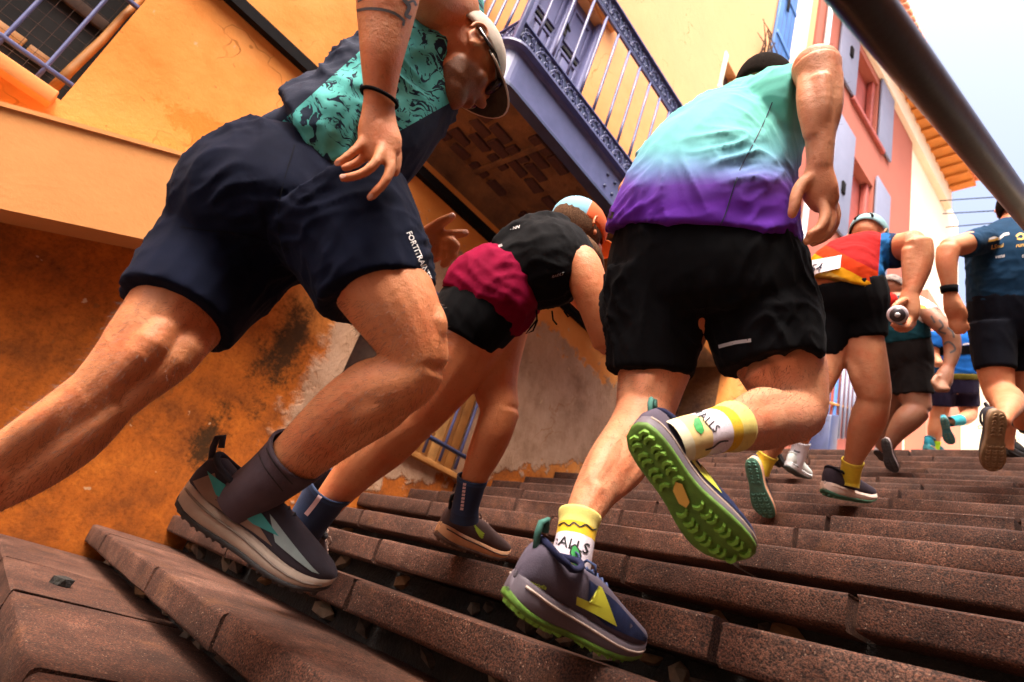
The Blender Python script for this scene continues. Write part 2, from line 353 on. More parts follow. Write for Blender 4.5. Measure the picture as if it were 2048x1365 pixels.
# ------------------------------------------------------------------ ochre house on the left
AL = math.atan(.096)
WD = np.array([-math.sin(AL), math.cos(AL), 0.]); WNR = np.array([math.cos(AL), math.sin(AL), 0.]); WO = np.array([-3.68, 0., 0.])
def ray_plane(px, py, n, k):
    v = at(px, py, 1.0); return v*(k/(n@v))
def wl(px, py, o=0.0):
    p = ray_plane(px, py, WNR, WNR@WO+o); return float((p-WO)@WD), float(p[2])
house = tag(empty('ochre_house', tuple(WO)), 'ochre rendered house with blue iron balcony along the left of the stairs', 'house')
house.rotation_euler = (0, 0, math.pi/2+AL)
def lp(s, o, z): return np.array([s, -o, z])
def lbox(s0, s1, o0, o1, z0, z1): return box(((s0+s1)/2, -(o0+o1)/2, (z0+z1)/2), (s1-s0, o1-o0, z1-z0))
def facade(s0, s1, z0, z1, holes, depth):
    """wall face with openings and their reveals (local s, -o, z)"""
    S = sorted({s0, s1, *[h[0] for h in holes], *[h[1] for h in holes]}); Z = sorted({z0, z1, *[h[2] for h in holes], *[h[3] for h in holes]})
    V, Fc, idx = [], [], {}
    def vid(s, z, o):
        if (s, z, o) not in idx: idx[(s, z, o)] = len(V); V.append(lp(s, o, z))
        return idx[(s, z, o)]
    inh = lambda s, z: any(h[0] < s < h[1] and h[2] < z < h[3] for h in holes)
    for i in range(len(S)-1):
        for j in range(len(Z)-1):
            a, b, c, d = S[i], S[i+1], Z[j], Z[j+1]
            if inh((a+b)/2, (c+d)/2): continue
            Fc.append((vid(a, c, 0), vid(b, c, 0), vid(b, d, 0), vid(a, d, 0)))
    for a, b, c, d in holes:
        for q in (((a, c), (b, c)), ((b, c), (b, d)), ((b, d), (a, d)), ((a, d), (a, c))):
            Fc.append((vid(*q[0], 0), vid(*q[0], -depth), vid(*q[1], -depth), vid(*q[1], 0)))
    # back and side thickness so that the wall is a body
    for a, b in ((s0, z0),): pass
    V0 = len(V); V += [lp(s0, 0, z0), lp(s1, 0, z0), lp(s1, 0, z1), lp(s0, 0, z1), lp(s0, -4, z0), lp(s1, -4, z0), lp(s1, -4, z1), lp(s0, -4, z1)]
    for q in ((0, 1, 5, 4), (1, 2, 6, 5), (2, 3, 7, 6), (3, 0, 4, 7), (4, 5, 6, 7)): Fc.append(tuple(V0+i for i in q))
    return V, Fc
UW = (-2.0, -.54, 1.63, 2.95); LW = (1.50, 2.80, .89, 2.06); DR = (1.70, 2.68, 3.57, 6.15); VW = (5.14, 5.52, 7.80, 8.45); PS = (4.72, 6.95, -1.0, 4.1)
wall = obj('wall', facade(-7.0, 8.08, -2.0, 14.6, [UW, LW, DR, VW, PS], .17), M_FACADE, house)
pz_ = obj('passage', lbox(PS[0]-.1, PS[1]+.1, -1.0, -.75, PS[2], PS[3]+.1), M_MORTAR, house); obj('passage_side', lbox(PS[0]-.14, PS[0]-.001, -.75, -.171, PS[2], PS[3]), M_SOFFIT, pz_); obj('passage_side', lbox(PS[1]+.001, PS[1]+.14, -.75, -.171, PS[2], PS[3]), M_SOFFIT, pz_); obj('passage_lintel', lbox(PS[0]-.14, PS[1]+.14, -.75, -.171, PS[3]+.001, PS[3]+.2), M_SOFFIT, pz_)
rq = random.Random(9)
for i_ in range(20):
    for j_ in range(8):
        ss_ = PS[0]+.12+j_*.29+(.14 if i_ % 2 else 0); zz_ = 1.75+i_*.118
        if rq.random() < .12: continue
        o_ = bevelled('brick', box((0, 0, 0), (.275*rq.uniform(.9, 1), .06, .105*rq.uniform(.9, 1))), M_BRICK, pz_, .008, 1, False); o_.location = lp(ss_, -.735+rq.uniform(-.008, .008), zz_)
ledge = obj('string_course', extrude_poly([(-7, 1.65-.47*7), (.98, 1.65+.47*.98), (.98, 1.115+.42*.98), (-7, 1.115-.42*7)], lp(0, 0, 0), np.array([1., 0, 0]), np.array([0, 0, 1.]), np.array([0, -1., 0]), .25), M_LEDGE, house)
lip = obj('ledge_capping', extrude_poly([(-7, 1.668-.47*7), (.98, 1.668+.47*.98), (.98, 1.645+.47*.98), (-7, 1.645-.47*7)], lp(0, .0, 0), np.array([1., 0, 0]), np.array([0, 0, 1.]), np.array([0, -1., 0]), .262), M_LEDGE, house)
# black trunking and its clips
for sg in ((-7.0, 5.0),):
    tr = obj('cable_trunking', lbox(sg[0], sg[1], .002, .06, 2.79, 2.87), M_CABLE, house)
    for s in np.arange(-1.6, 4.9, 1.3): obj('trunking_clip', lbox(s, s+.03, .06, .066, 2.78, 2.88), M_CABLE, tr)
# ---- upper barred window
w1 = obj('window', lbox(UW[0], UW[1], -.17, -.15, UW[2], UW[3]), M_BLACK, house)
bevelled('sill', lbox(UW[0]-.03, UW[1]-.02, -.12, .075, 1.555, 1.632), M_LEDGE, w1, .006)
for z, h in ((1.735, .022), (2.36, .022)): bevelled('bar_rail', lbox(UW[0], UW[1]+.0, -.035, -.012, z, z+h), M_BLUE, w1, .003)
for s in np.arange(-.67, -2.0, -.187):
    obj('bar', tube([lp(s, -.024, z) for z in (1.64, 1.76, 2.1, 2.5, 2.95)], .0105, 10), M_BLUE, w1, True)
obj('bamboo_pole', tube([lp(*q) for q in ((-.60, -.07, 1.66), (-.592, -.075, 1.85), (-.575, -.08, 2.1), (-.573, -.08, 2.3), (-.555, -.075, 2.55))], [.026, .024, .022, .02, .018], 10), M_WOOD, w1, True)
for s0, z0, s1, z1 in ((-.93, 1.80, -.80, 1.86), (-.78, 1.795, -.67, 1.85), (-.95, 2.17, -.60, 2.24), (-1.3, 1.9, -1.0, 1.98)):
    bevelled('board', lbox(s0, s1, -.14, -.12, z0, z1), M_WOOD if s0 > -.94 and z0 < 2 else M_DARKWOOD, w1, .004)
for i in range(22): obj('netting_wire', tube([lp(UW[0]+i*.066, -.1, 1.65), lp(UW[0]+i*.066+.01, -.1, 2.95)], .0012, 4), M_DARKWOOD, w1)
for i in range(18): obj('netting_wire', tube([lp(UW[0], -.1, 1.68+i*.07), lp(UW[1], -.1, 1.675+i*.07)], .0012, 4), M_DARKWOOD, w1)
# ---- low barred window
w2 = obj('window', lbox(LW[0], LW[1], -.17, -.155, LW[2], LW[3]), M_DARKWOOD, house)
bevelled('sill', lbox(1.66, LW[1]-.005, -.15, .05, .852, .895), M_WOOD, w2, .004)
for i in range(9):
    s = 1.95+i*.092; bevelled('shutter_board', lbox(s, s+.086, -.13, -.105, .90, 2.04), M_WOOD if i % 3 else simple('pale_board%d' % i, (.62, .33, .10), .6, .3, 8), w2, .004)
for s in (1.72, 2.0, 2.16, 2.33, 2.50, 2.67): obj('bar', tube([lp(s, .055, z) for z in (.91, 1.3, 1.7, 2.12)], .012, 10), M_BLUE, w2, True)
for z in (1.035, 2.04): obj('bar_rail', tube([lp(1.62, .055, z), lp(2.84, .055, z)], .018, 10), M_BLUED, w2, True)
for z in (1.035, 2.04):
    for s in (1.62, 2.84): obj('bar_bracket', tube([lp(s, .055, z), lp(s, -.02, z)], .016, 10), M_BLUED, w2, True)
# dark wall handrail behind the runners
a, b = wl(1120, 575, .1), wl(1225, 720, .1)
hw = obj('wall_handrail', tube([lp(a[0], .1, a[1]), lp(b[0], .1, b[1]), lp(b[0]+1.0, .1, b[1]+(b[1]-a[1])/(b[0]-a[0]))], .02, 10), M_CABLE, house, True)
# ---- balcony
BS0, BS1, BO = 1.17, 4.05, .92
slab = obj('balcony', lbox(BS0+.02, BS1-.02, -.02, BO-.03, 3.16, 3.53), M_SOFFIT, house)
def sweep(path, prof, closed_prof=True):
    """profile (out,z) swept along a plan path [(s,o)] with mitred normals"""
    V, Fc = [], []; m = len(prof); P = [np.array(p, float) for p in path]
    for i, p in enumerate(P):
        t1 = nrm(P[i]-P[i-1]) if i else nrm(P[1]-P[0]); t2 = nrm(P[i+1]-P[i]) if i < len(P)-1 else t1
        n1 = np.array([-t1[1], t1[0]]); n2 = np.array([-t2[1], t2[0]]); nn = nrm(n1+n2); nn = nn/max(nn@n1, .3)
        for a, z in prof: q = p+nn*a; V.append(lp(q[0], q[1], z))
    for i in range(len(P)-1):
        for k in range(m): Fc.append((i*m+k, i*m+(k+1) % m, (i+1)*m+(k+1) % m, (i+1)*m+k))
    Fc += [tuple(range(m)), tuple((len(P)-1)*m+k for k in range(m))[::-1]]
    return V, Fc
cr = .11
path = [(BS0, 0.0), (BS0, BO-cr)] + [(BS0+cr-cr*math.cos(t), BO-cr+cr*math.sin(t)) for t in np.linspace(.15, math.pi/2, 7)] + [(2.2, BO), (3.2, BO), (BS1, BO)]
chan = [(.0, 3.165), (.062, 3.165), (.062, 3.182), (.03, 3.188), (.014, 3.205), (.010, 3.50), (.026, 3.525), (.066, 3.532), (.066, 3.552), (.0, 3.552)]
me = mesh('edge_beam', *sweep(path, chan)); fix(me); beam = link('edge_beam', me, M_BLUE, slab)
fl = mesh('beam_flange', *sweep(path, [(-.03, 3.140), (.066, 3.140), (.066, 3.163), (-.03, 3.163)])); fix(fl); link('beam_flange', fl, M_BLUED, slab)
rv = mesh('rivet', *lump((0, 0, 0), (.014, .012, .014), 5))
for s, z in ((2.44, 3.41), (2.44, 3.29), (2.55, 3.41), (2.55, 3.29), (3.6, 3.41), (3.6, 3.29)):
    r = link('rivet', rv, M_BLUED, slab, True); r.location = lp(s, BO+.016, z)
# railing
def bars_along(p0, p1, zs, half=.012, name='rail_bar', hz=.010):
    for z in zs:
        a, b = np.array(p0), np.array(p1); t = nrm(b-a); n = np.array([-t[1], t[0]])
        c = (a+b)/2; ax = np.array([lp(t[0], t[1], 0), lp(n[0], n[1], 0), [0, 0, 1.]])
        obj(name, box(lp(c[0], c[1], z), (np.linalg.norm(b-a), half*2, hz), ax), M_BLUE, slab)
RO = BO-.01
bars_along((BS0, RO), (BS1, RO), (3.605, 3.785, 4.735, 4.755)); bars_along((BS0, RO), (BS1, RO), (4.955,), .024, 'top_rail', .016)
bars_along((BS0+.005, 0), (BS0+.005, RO-.02), (3.605, 3.785, 4.735)); bars_along((BS0+.005, 0), (BS0+.005, RO-.03), (4.955,), .024, 'top_rail', .016)
for s, o in ((BS0+.01, RO), (BS0+.03, RO-.02)): pass
bevelled('corner_post', lbox(BS0-.012, BS0+.026, RO-.02, RO+.018, 3.553, 4.945), M_BLUE, slab, .004)
bal = mesh('baluster', *tube([(0, 0, z) for z in (3.79, 4.0, 4.4, 4.73)], .0125, 8))
s = BS0+.17
while s < BS1-.05:
    o = link('baluster', bal, M_BLUE, slab, True); o.location = lp(s, RO, 0); s += .187
for k in range(1, 5):
    o = link('baluster', bal, M_BLUE, slab, True); o.location = lp(BS0+.005, RO-k*.187, 0)
def scroll_mesh(h):
    parts = []
    arc = [(.006+.085*(1-math.cos(t)), 0, .012+.125*math.sin(t)*h/.17) for t in np.linspace(0, math.pi, 12)]; parts.append(tube(arc, .0055, 5))
    for cx, sgn in ((.045, 1), (.13, -1)):
        sp = []
        for t in np.linspace(0, 2*math.pi*1.35, 16):
            rr = .036*(1-t/(2*math.pi*1.35)*.62); sp.append((cx+sgn*rr*math.cos(t+math.pi), 0, .052*h/.17+rr*math.sin(t)))
        parts.append(tube(sp, .005, 5))
    for cx in (.045, .13):
        parts.append(tube([(cx+.022*math.cos(t), 0, .125*h/.17+.022*math.sin(t)) for t in np.linspace(0, 2*math.pi, 10)[:-1]], .0045, 5, True))
    return mesh('scroll', *join(*parts))
for z0_, z1_ in ((3.612, 3.778), (4.762, 4.945)): obj('frieze_plate', lbox(BS0+.03, BS1, RO-.011, RO-.007, z0_, z1_), M_BLUED, slab); obj('frieze_plate', lbox(BS0+.010, BS0+.014, .02, RO-.03, z0_, z1_), M_BLUED, slab)
sc_lo, sc_hi = scroll_mesh(.17), scroll_mesh(.19)
for s in np.arange(BS0+.03, BS1-.15, .176):
    for me_, z in ((sc_lo, 3.612), (sc_hi, 4.762)):
        o = link('scroll', me_, M_BLUE, slab, True); o.location = lp(s, RO, z)
for oo in np.arange(.03, .75, .176):
    for me_, z in ((sc_lo, 3.612), (sc_hi, 4.762)):
        o = link('scroll', me_, M_BLUE, slab, True); o.location = lp(BS0+.005, oo+.01, z); o.rotation_euler = (0, 0, -math.pi/2)
# bare bricks and ragged plaster on the underside
rb = random.Random(4)
for r_ in range(7):
    for c_ in range(13):
        oo = .16+r_*.112; ss = BS0+.16+c_*.222+(.11 if r_ % 2 else 0)
        keep = vnoise(np.array([[ss*1.9+3.3, oo*3.1+1.7, 4.2]]))[0]
        if ss > BS1-.15 or keep < .08+rb.uniform(-.15, .15): continue
        V, Fc = box((0, 0, 0), (.205*rb.uniform(.75, 1.02), .098*rb.uniform(.85, 1.03), .05)); V = [p+np.array([rb.uniform(-.014, .014), rb.uniform(-.010, .010), rb.uniform(-.004, .004)]) for p in V]
        o = bevelled('brick', (V, Fc), M_BRICK, slab, .009, 2, False); o.location = lp(ss, oo, 3.163+rb.uniform(-.006, .006)); o.rotation_euler = (0, 0, rb.uniform(-.05, .05))
bevelled('iron_joist', lbox(2.72, 2.79, .1, BO-.05, 3.12, 3.17), M_SOFFIT, slab, .008)
bevelled('iron_joist', lbox(1.75, 1.80, .1, BO-.05, 3.13, 3.17), M_SOFFIT, slab, .008)
cove = [(0.001, 2.97)]+[(.15-.15*math.cos(t), 3.0+.15*math.sin(t)) for t in np.linspace(0, math.pi/2, 6)]+[(0.001, 3.15)]
obj('plaster_cove', extrude_poly(cove, lp(BS0+.05, 0, 0), np.array([0, -1., 0]), np.array([0, 0, 1.]), np.array([1., 0, 0]), BS1-BS0-.1), M_SOFFIT, slab, False)
# ---- balcony door
dr = obj('door', lbox(DR[0], DR[1], -.15, -.11, DR[2], DR[3]), M_DOOR, house)
bevelled('door_frame', lbox(DR[0]+.001, DR[0]+.075, -.11, -.02, DR[2], DR[3]-.001), M_DOOR, dr, .006); bevelled('door_frame', lbox(DR[1]-.075, DR[1]-.001, -.11, -.02, DR[2], DR[3]-.001), M_DOOR, dr, .006)
mid = (DR[0]+DR[1])/2
bevelled('meeting_stile', lbox(mid-.045, mid+.045, -.11, -.065, DR[2], DR[3]), M_DOOR, dr, .006)
for sa, sb in ((DR[0]+.11, mid-.075), (mid+.075, DR[1]-.11)):
    for za, zb in ((3.68, 4.35), (4.47, 4.83), (4.95, 5.38), (5.5, 6.02)):
        for q in ((sa, sb, za, za+.035), (sa, sb, zb-.035, zb), (sa, sa+.03, za+.035, zb-.035), (sb-.03, sb, za+.035, zb-.035)):
            bevelled('door_moulding', lbox(q[0], q[1], -.109, -.09, q[2], q[3]), M_DOOR, dr, .004)
    bevelled('door_panel', lbox(sa+.07, sb-.07, -.109, -.1, 5.0, 5.33), M_DOOR, dr, .004)
    bevelled('vent_slot', lbox(sa+.02, sb-.02, -.108, -.086, 4.87, 4.91), M_BLACK, dr, .003); bevelled('vent_slot', lbox(sa+.02, sb-.02, -.108, -.086, 5.41, 5.45), M_BLACK, dr, .003)
obj('door_knocker', tube([lp(mid+.16+.03*math.cos(t), -.075, 5.12+.035*math.sin(t)) for t in np.linspace(0, 2*math.pi, 14)[:-1]], .008, 6, True), simple('brass', (.8, .6, .35), .35, .1, 9, 0, metal=.6), dr, True)
for s, z in ((mid+.03, 5.62), (mid+.05, 5.0)):
    obj('door_handle', join(tube([lp(s, -.10, z), lp(s, -.03, z)], .012, 6), tube([lp(s-.05, -.03, z+.02), lp(s, -.03, z), lp(s+.045, -.035, z-.03)], .013, 6), box(lp(s, -.06, z-.045), (.05, .02, .12))), M_BLACK, dr)
bevelled('door_lintel', lbox(DR[0]-.1, DR[1]+.1, .002, .10, DR[3]+.02, DR[3]+.2), M_LEDGE, house, .01)
# ---- small openings further up
vw = obj('window', lbox(VW[0], VW[1], -.16, -.14, VW[2], VW[3]), M_DARKWOOD, house)
bevelled('window_frame', lbox(VW[0]-.09, VW[0]-.002, .002, .03, VW[2], VW[3]+.06), M_CREAM, vw, .004); bevelled('sill', lbox(VW[0]-.09, VW[1]+.05, .002, .06, VW[2]-.09, VW[2]-.003), M_CREAM, vw, .004)
sh = bevelled('shutter', lbox(6.35, 7.02, .02, .07, 10.0, 14.0), M_BLUESH, house, .006)
for z in (10.5, 11.7, 12.9): bevelled('shutter_batten', lbox(6.37, 7.0, .07, .095, z, z+.1), M_BLUESH, sh, .004)
for s in (6.52, 6.68, 6.85): obj('board_groove', lbox(s, s+.012, .069, .0725, 10.02, 13.98), M_BLUED, sh)
bevelled('shutter_hook', lbox(6.55, 6.62, .095, .12, 11.35, 11.7), M_CABLE, sh, .004)
bevelled('shutter_surround', lbox(7.06, 7.75, .002, .03, 9.6, 14.4), M_CREAM, house, .006)
# dry weed rooted in a crack and a few cable ends
wd0 = wl(1520, 95)
weed = obj('dry_weed', join(*[tube([lp(wd0[0]+i*.05, .0, wd0[1]-.2), lp(wd0[0]+i*.05+random.uniform(-.25, .25), .12, wd0[1]+random.uniform(-.1, .4)), lp(wd0[0]+random.uniform(-.5, .4), .18, wd0[1]+random.uniform(-.5, .5))], [.02, .013, .004], 5) for i in range(8)]), M_DARKWOOD)
weed.parent = house

# ------------------------------------------------------------------ salmon house higher up
pink = tag(empty('salmon_house', (-4.45, 0, 0)), 'salmon pink house with grey lilac shutters beyond the ochre one', 'house'); pink.rotation_euler = (0, 0, math.pi/2)
P1 = (10.1, 11.42, 12.62, 14.5); P2 = (10.3, 11.5, 8.7, 11.2)
obj('wall', facade(8.15, 13.92, 1.0, 14.75, [P1, P2], .25), M_PINK, pink)
for i, (a, b, c, d) in enumerate((P1, P2)):
    w = obj('window', lbox(a, b, -.25, -.22, c, d), M_REDDOOR, pink)
    bevelled('sill', lbox(a-.15, b+.45, .002, .09, c-.12, c-.004), M_REDDOOR, w, .008)
    for sa, sb in ((a-1.0, a-.06), (b+.06, b+.88)):
        l = bevelled('shutter', lbox(sa, sb, .03, .08, c-.02, d+.35), M_SHUT, w, .006)
    bevelled('window_frame', lbox(a+.02, a+.16, -.2, -.06, c, d), M_REDDOOR, w, .01); bevelled('window_frame', lbox(b-.16, b-.02, -.2, -.06, c, d), M_REDDOOR, w, .01)
    bevelled('shutter_catch', lbox(a-.55, a-.42, .08, .12, c+.9, c+1.2), M_CABLE, w, .004)
obj('drainpipe', tube([lp(8.42, .09, z) for z in np.linspace(2.5, 14.6, 12)], .06, 12), M_PIPE, pink, True)
for z in (4.5, 7.1, 9.7, 12.3): obj('pipe_collar', tube([lp(8.42, .09, z), lp(8.42, .09, z+.09)], .072, 12), M_PIPE, pink, True)
obj('cornice', lbox(8.15, 17.0, -.4, .12, 14.753, 15.45), M_CREAM, pink)
ev = obj('eave', lbox(8.0, 17.05, -.4, .72, 15.453, 15.55), M_EAVE, pink)
for s in np.arange(8.3, 17.0, .42): bevelled('rafter', lbox(s, s+.09, .1, .7, 15.36, 15.45), M_EAVE, ev, .006)
tl = mesh('roof_tile', *tube([(0, 0, 0), (0, -.4, -.05)], .09, 8))
for s in np.arange(8.1, 17.0, .21):
    o = link('roof_tile', tl, M_TILE, ev, True); o.location = lp(s, .55, 15.66)
# red ground floor joinery and salmon plinth by the upper flight
obj('door', lbox(9.3, 10.5, .002, .06, 2.6, 6.1), M_REDDOOR, pink)
# second salmon front, with the red awning panel
pk2 = tag(obj('salmon_annex', box((-4.9, 15.5, 6.0), (1.6, 2.6, 8.0)), simple('salmon_annex_render', (.50, .16, .10), .9, .06, 2)), 'small salmon annex at the head of the stairs with a dark red panel', 'house')
pa = at(1869, 540, 13.2)
bevelled('red_panel', box((-4.07, 15.2, 8.2), (.06, 1.1, 2.2)), M_REDDOOR, None, .01).parent = pk2
pk2 = None
cream = tag(empty('cream_house', (0, 0, 0)), 'pale cream house closing the view at the top of the alley', 'house')
cw_ = obj('wall', box((-1.2, 22.0, 6.2), (9.0, 6.0, 9.0)), M_CREAM, cream)
obj('roof', join(*[tube([(-5.6+i*.24, 18.7, 10.75), (-5.6+i*.24, 25.2, 11.9)], .125, 8) for i in range(37)]), M_TILE, cream, True)
obj('eave', box((-1.2, 18.85, 10.62), (9.2, .5, .12)), M_EAVE, cream)
cream2 = tag(obj('tall_cream_house', box((-6.0, 16.2, 8.8), (3.0, 4.2, 13.0)), M_CREAM), 'tall cream wall rising behind the salmon house under the eaves', 'house')
# railing at the end of the landing
er = tag(empty('landing_railing', (-2.5, 9.6, 2.55)), 'pale railing at the end of the upper landing', 'railing')
rel(obj('top_rail', tube([(-4.2, 9.6, 3.5), (-.2, 9.6, 3.5)], .03, 8), M_GALV, None, True), er)
for i in range(28): rel(obj('bar', tube([(-4.15+i*.145, 9.6, 2.55), (-4.15+i*.145, 9.6, 3.48)], .012, 6), M_GALV, None, True), er)
# side gate with blue post and pale bars against dark red boards
gd = 8.3
gt = tag(empty('side_gate', tuple(at(1665, 880, gd))), 'dark red gate with pale bars and a bright blue post left of the upper steps', 'gate')
def vert(px, py, d, h): p = at(px, py, d); return [p, p+np.array([0, 0, h])]
gx = nrm(at(1725, 880, gd+.9)-at(1660, 880, gd)); gz = np.array([0, 0, 1.])
o = bevelled('post', box(at(1662, 850, gd)+gz*.15, (.09, .09, 1.5), np.array([gx, np.cross(gz, gx), gz])), M_BLUESH, None, .008); rel(o, gt)
o = obj('board_panel', box(at(1700, 820, gd+.55)+gz*.1, (1.5, .03, 1.9), np.array([gx, np.cross(gz, gx), gz])), M_REDDOOR); rel(o, gt)
for i in range(7):
    p = at(1672, 850, gd-.05)+gx*(.12+i*.17); o = obj('bar', tube([p-gz*.2, p+gz*.9], .022, 6), M_SHUT, None, True); rel(o, gt)
p = at(1655, 805, gd-.1); o = obj('hand_bar', tube([p, p+gx*1.1-gz*.08], .02, 6), M_WOOD, None, True); rel(o, gt)
pl = at(1640, 885, gd-.7); bx = tag(bevelled('utility_box', box(pl, (.28, .35, .75), np.array([gx, np.cross(gz, gx), gz])), M_BLUED, None, .02), 'dark blue metal box below the gate post', 'box')
# overhead wires
for i, (y0, y1) in enumerate(((402, 372), (428, 400), (455, 420), (476, 438))):
    a_, b_ = at(1880+6*i, y0, 14), at(2120, y1-6, 11)
    md = (a_+b_)/2-np.array([0, 0, .12])
    tag(obj('overhead_wire', tube([a_, md, b_], .012, 5), M_CABLE), ('topmost', 'second', 'third', 'lowest')[i]+' of the thin wires crossing the sky beside the eaves', 'wire', 'overhead wires')
# ------------------------------------------------------------------ figure building
def catmull(R, sub):
    R = np.array(R, float); out = []
    for i in range(len(R)-1):
        p0, p1, p2, p3 = R[max(i-1, 0)], R[i], R[i+1], R[min(i+2, len(R)-1)]
        for k in range(sub):
            t = k/sub; out.append(.5*((2*p1)+(-p0+p2)*t+(2*p0-5*p1+4*p2-p3)*t*t+(-p0+3*p1-3*p2+p3)*t**3))
    out.append(R[-1]); return np.array(out)
def rings3d(rings, sub=4):
    """(px,py,depth,half width px[,thickness ratio]) -> centres, radii, frames"""
    R = [tuple(r)+(1.0,)*(5-len(r)) for r in rings]
    Q = [np.concatenate([at(r[0], r[1], r[2]), [r[3]*r[2]/FPX, r[3]*r[2]/FPX*r[4]]]) for r in R]
    Q = catmull(Q, sub); P, A, B = Q[:, :3], np.maximum(Q[:, 3], .002), np.maximum(Q[:, 4], .002); fr = []; prev = None
    for i in range(len(P)):
        t = nrm(P[min(i+1, len(P)-1)]-P[max(i-1, 0)]); s = np.cross(t, nrm(P[i])); l = np.linalg.norm(s)
        s = s/l if l > 1e-6 else np.array([1., 0, 0])
        if prev is not None:
            if l < .35: s = nrm(s*(l/.35)**2+prev*(1-(l/.35)**2))
            if s@prev < 0: s = -s
        s = nrm(s-t*(s@t)); prev = s; fr.append((t, s, np.cross(s, t)))
    return P, A, B, fr
def cut(rings, n=18, sub=4): return limb(rings, n, sub, round_ends=False)
def limb(rings, n=18, sub=4, hem=None, start_hem=None, round_ends=True):
    P, A, B, fr = rings3d(rings, sub); V = []; nr = 0
    def add(p, a, b, f, flat=0):
        nonlocal nr
        for k in range(n):
            th = 2*math.pi*k/n; V.append(p+f[1]*(a*math.cos(th))+f[2]*(b*math.sin(th)))
        nr += 1
    if round_ends:
        for q, e in ((.12, .62), (.5, .36), (.82, .15)): add(P[0]-fr[0][0]*A[0]*e, A[0]*q, B[0]*q, fr[0])
    for p, a, b, f in zip(P, A, B, fr): add(p, a, b, f)
    if hem:
        L_ = 0; i = len(P)-1; th = hem
        add(P[i], A[i]-th, B[i]-th, fr[i])
        while i > 0 and L_ < .05:
            L_ += np.linalg.norm(P[i]-P[i-1]); i -= 1; add(P[i], max(A[i]-th*1.3, .01), max(B[i]-th*1.3, .01), fr[i])
    elif round_ends:
        for q, e in ((.82, .15), (.5, .36), (.12, .62)): add(P[-1]+fr[-1][0]*A[-1]*e, A[-1]*q, B[-1]*q, fr[-1])
    Fc = [(i*n+k, i*n+(k+1) % n, (i+1)*n+(k+1) % n, (i+1)*n+k) for i in range(nr-1) for k in range(n)]
    Fc += [tuple(range(n))[::-1], tuple((nr-1)*n+k for k in range(n))]
    return V, Fc
def mus(r, n=12): return limb([(q[0], q[1], q[2]+.009*q[2]/1.1, q[3]*.95) for q in r], n)
def ell(c, r, ax=None, n=14):
    ax = np.eye(3) if ax is None else ax; V, Fc = [], []; m = n//2
    for i in range(m+1):
        ph = math.pi*(i+.02*(1 if i == 0 else -1 if i == m else 0))/m
        for k in range(n):
            th = 2*math.pi*k/n; V.append(np.asarray(c)+ax[0]*(r[0]*math.sin(ph)*math.cos(th))+ax[1]*(r[1]*math.sin(ph)*math.sin(th))+ax[2]*(r[2]*math.cos(ph)))
    Fc = [(i*n+k, (i+1)*n+k, (i+1)*n+(k+1) % n, i*n+(k+1) % n) for i in range(m) for k in range(n)]+[tuple(range(n)), tuple(m*n+k for k in range(n))[::-1]]
    return V, Fc
def remesh(name, vf, voxel, it=4, fac=.5):
    me = mesh(name, *vf); fix(me); o = bpy.data.objects.new('tmp', me); COL.objects.link(o)
    m = o.modifiers.new('r', 'REMESH'); m.mode = 'VOXEL'; m.voxel_size = voxel; m.use_smooth_shade = True
    if it:
        s = o.modifiers.new('s', 'SMOOTH'); s.factor = fac; s.iterations = it
    dg = bpy.context.evaluated_depsgraph_get(); ev = o.evaluated_get(dg); out = bpy.data.meshes.new_from_object(ev); out.name = name
    bpy.data.objects.remove(o); bpy.data.meshes.remove(me); return out
def verts(me):
    a = np.empty(len(me.vertices)*3); me.vertices.foreach_get('co', a); return a.reshape(-1, 3)
def norms(me):
    a = np.empty(len(me.vertices)*3); me.vertices.foreach_get('normal', a); return a.reshape(-1, 3)
def setv(me, P): me.vertices.foreach_set('co', P.reshape(-1)); me.update()
def attr(me, name, vals):
    a = me.attributes.new(name, 'FLOAT', 'POINT'); a.data.foreach_set('value', np.asarray(vals, np.float32))
def pix(P):
    d = P@CF; return 1024+FPX*(P@CR)/d, 682.5-FPX*(P@CU)/d
def folds(me, dirs, amp=.005, seed=0.0):
    """cloth folds: each dir = (direction of the fold line, folds per metre, weight); sharp creases between soft rolls"""
    P, Nn = verts(me), norms(me); h = np.zeros(len(P))
    for k, (d, fq, w) in enumerate(dirs):
        d = nrm(d); wv = np.stack([vnoise(P*6+seed+9*j) for j in range(3)], 1)*.045
        a = P+wv; a = a-np.outer(a@d, d)*.80; m = np.clip(vnoise(P*5.5+seed*1.7+k*3.1)*1.4+.55, 0, 1.3)
        n = vnoise(a*fq*1.6+seed+k*17.3); h += w*m*(1.1-np.sqrt(np.abs(n)+.004)*2.1)
        n = vnoise(a*fq*3.4+seed+k*5.1); h += w*m*.38*(1-np.sqrt(np.abs(n)+.01)*2.0)
    setv(me, P+Nn*(h*amp)[:, None])
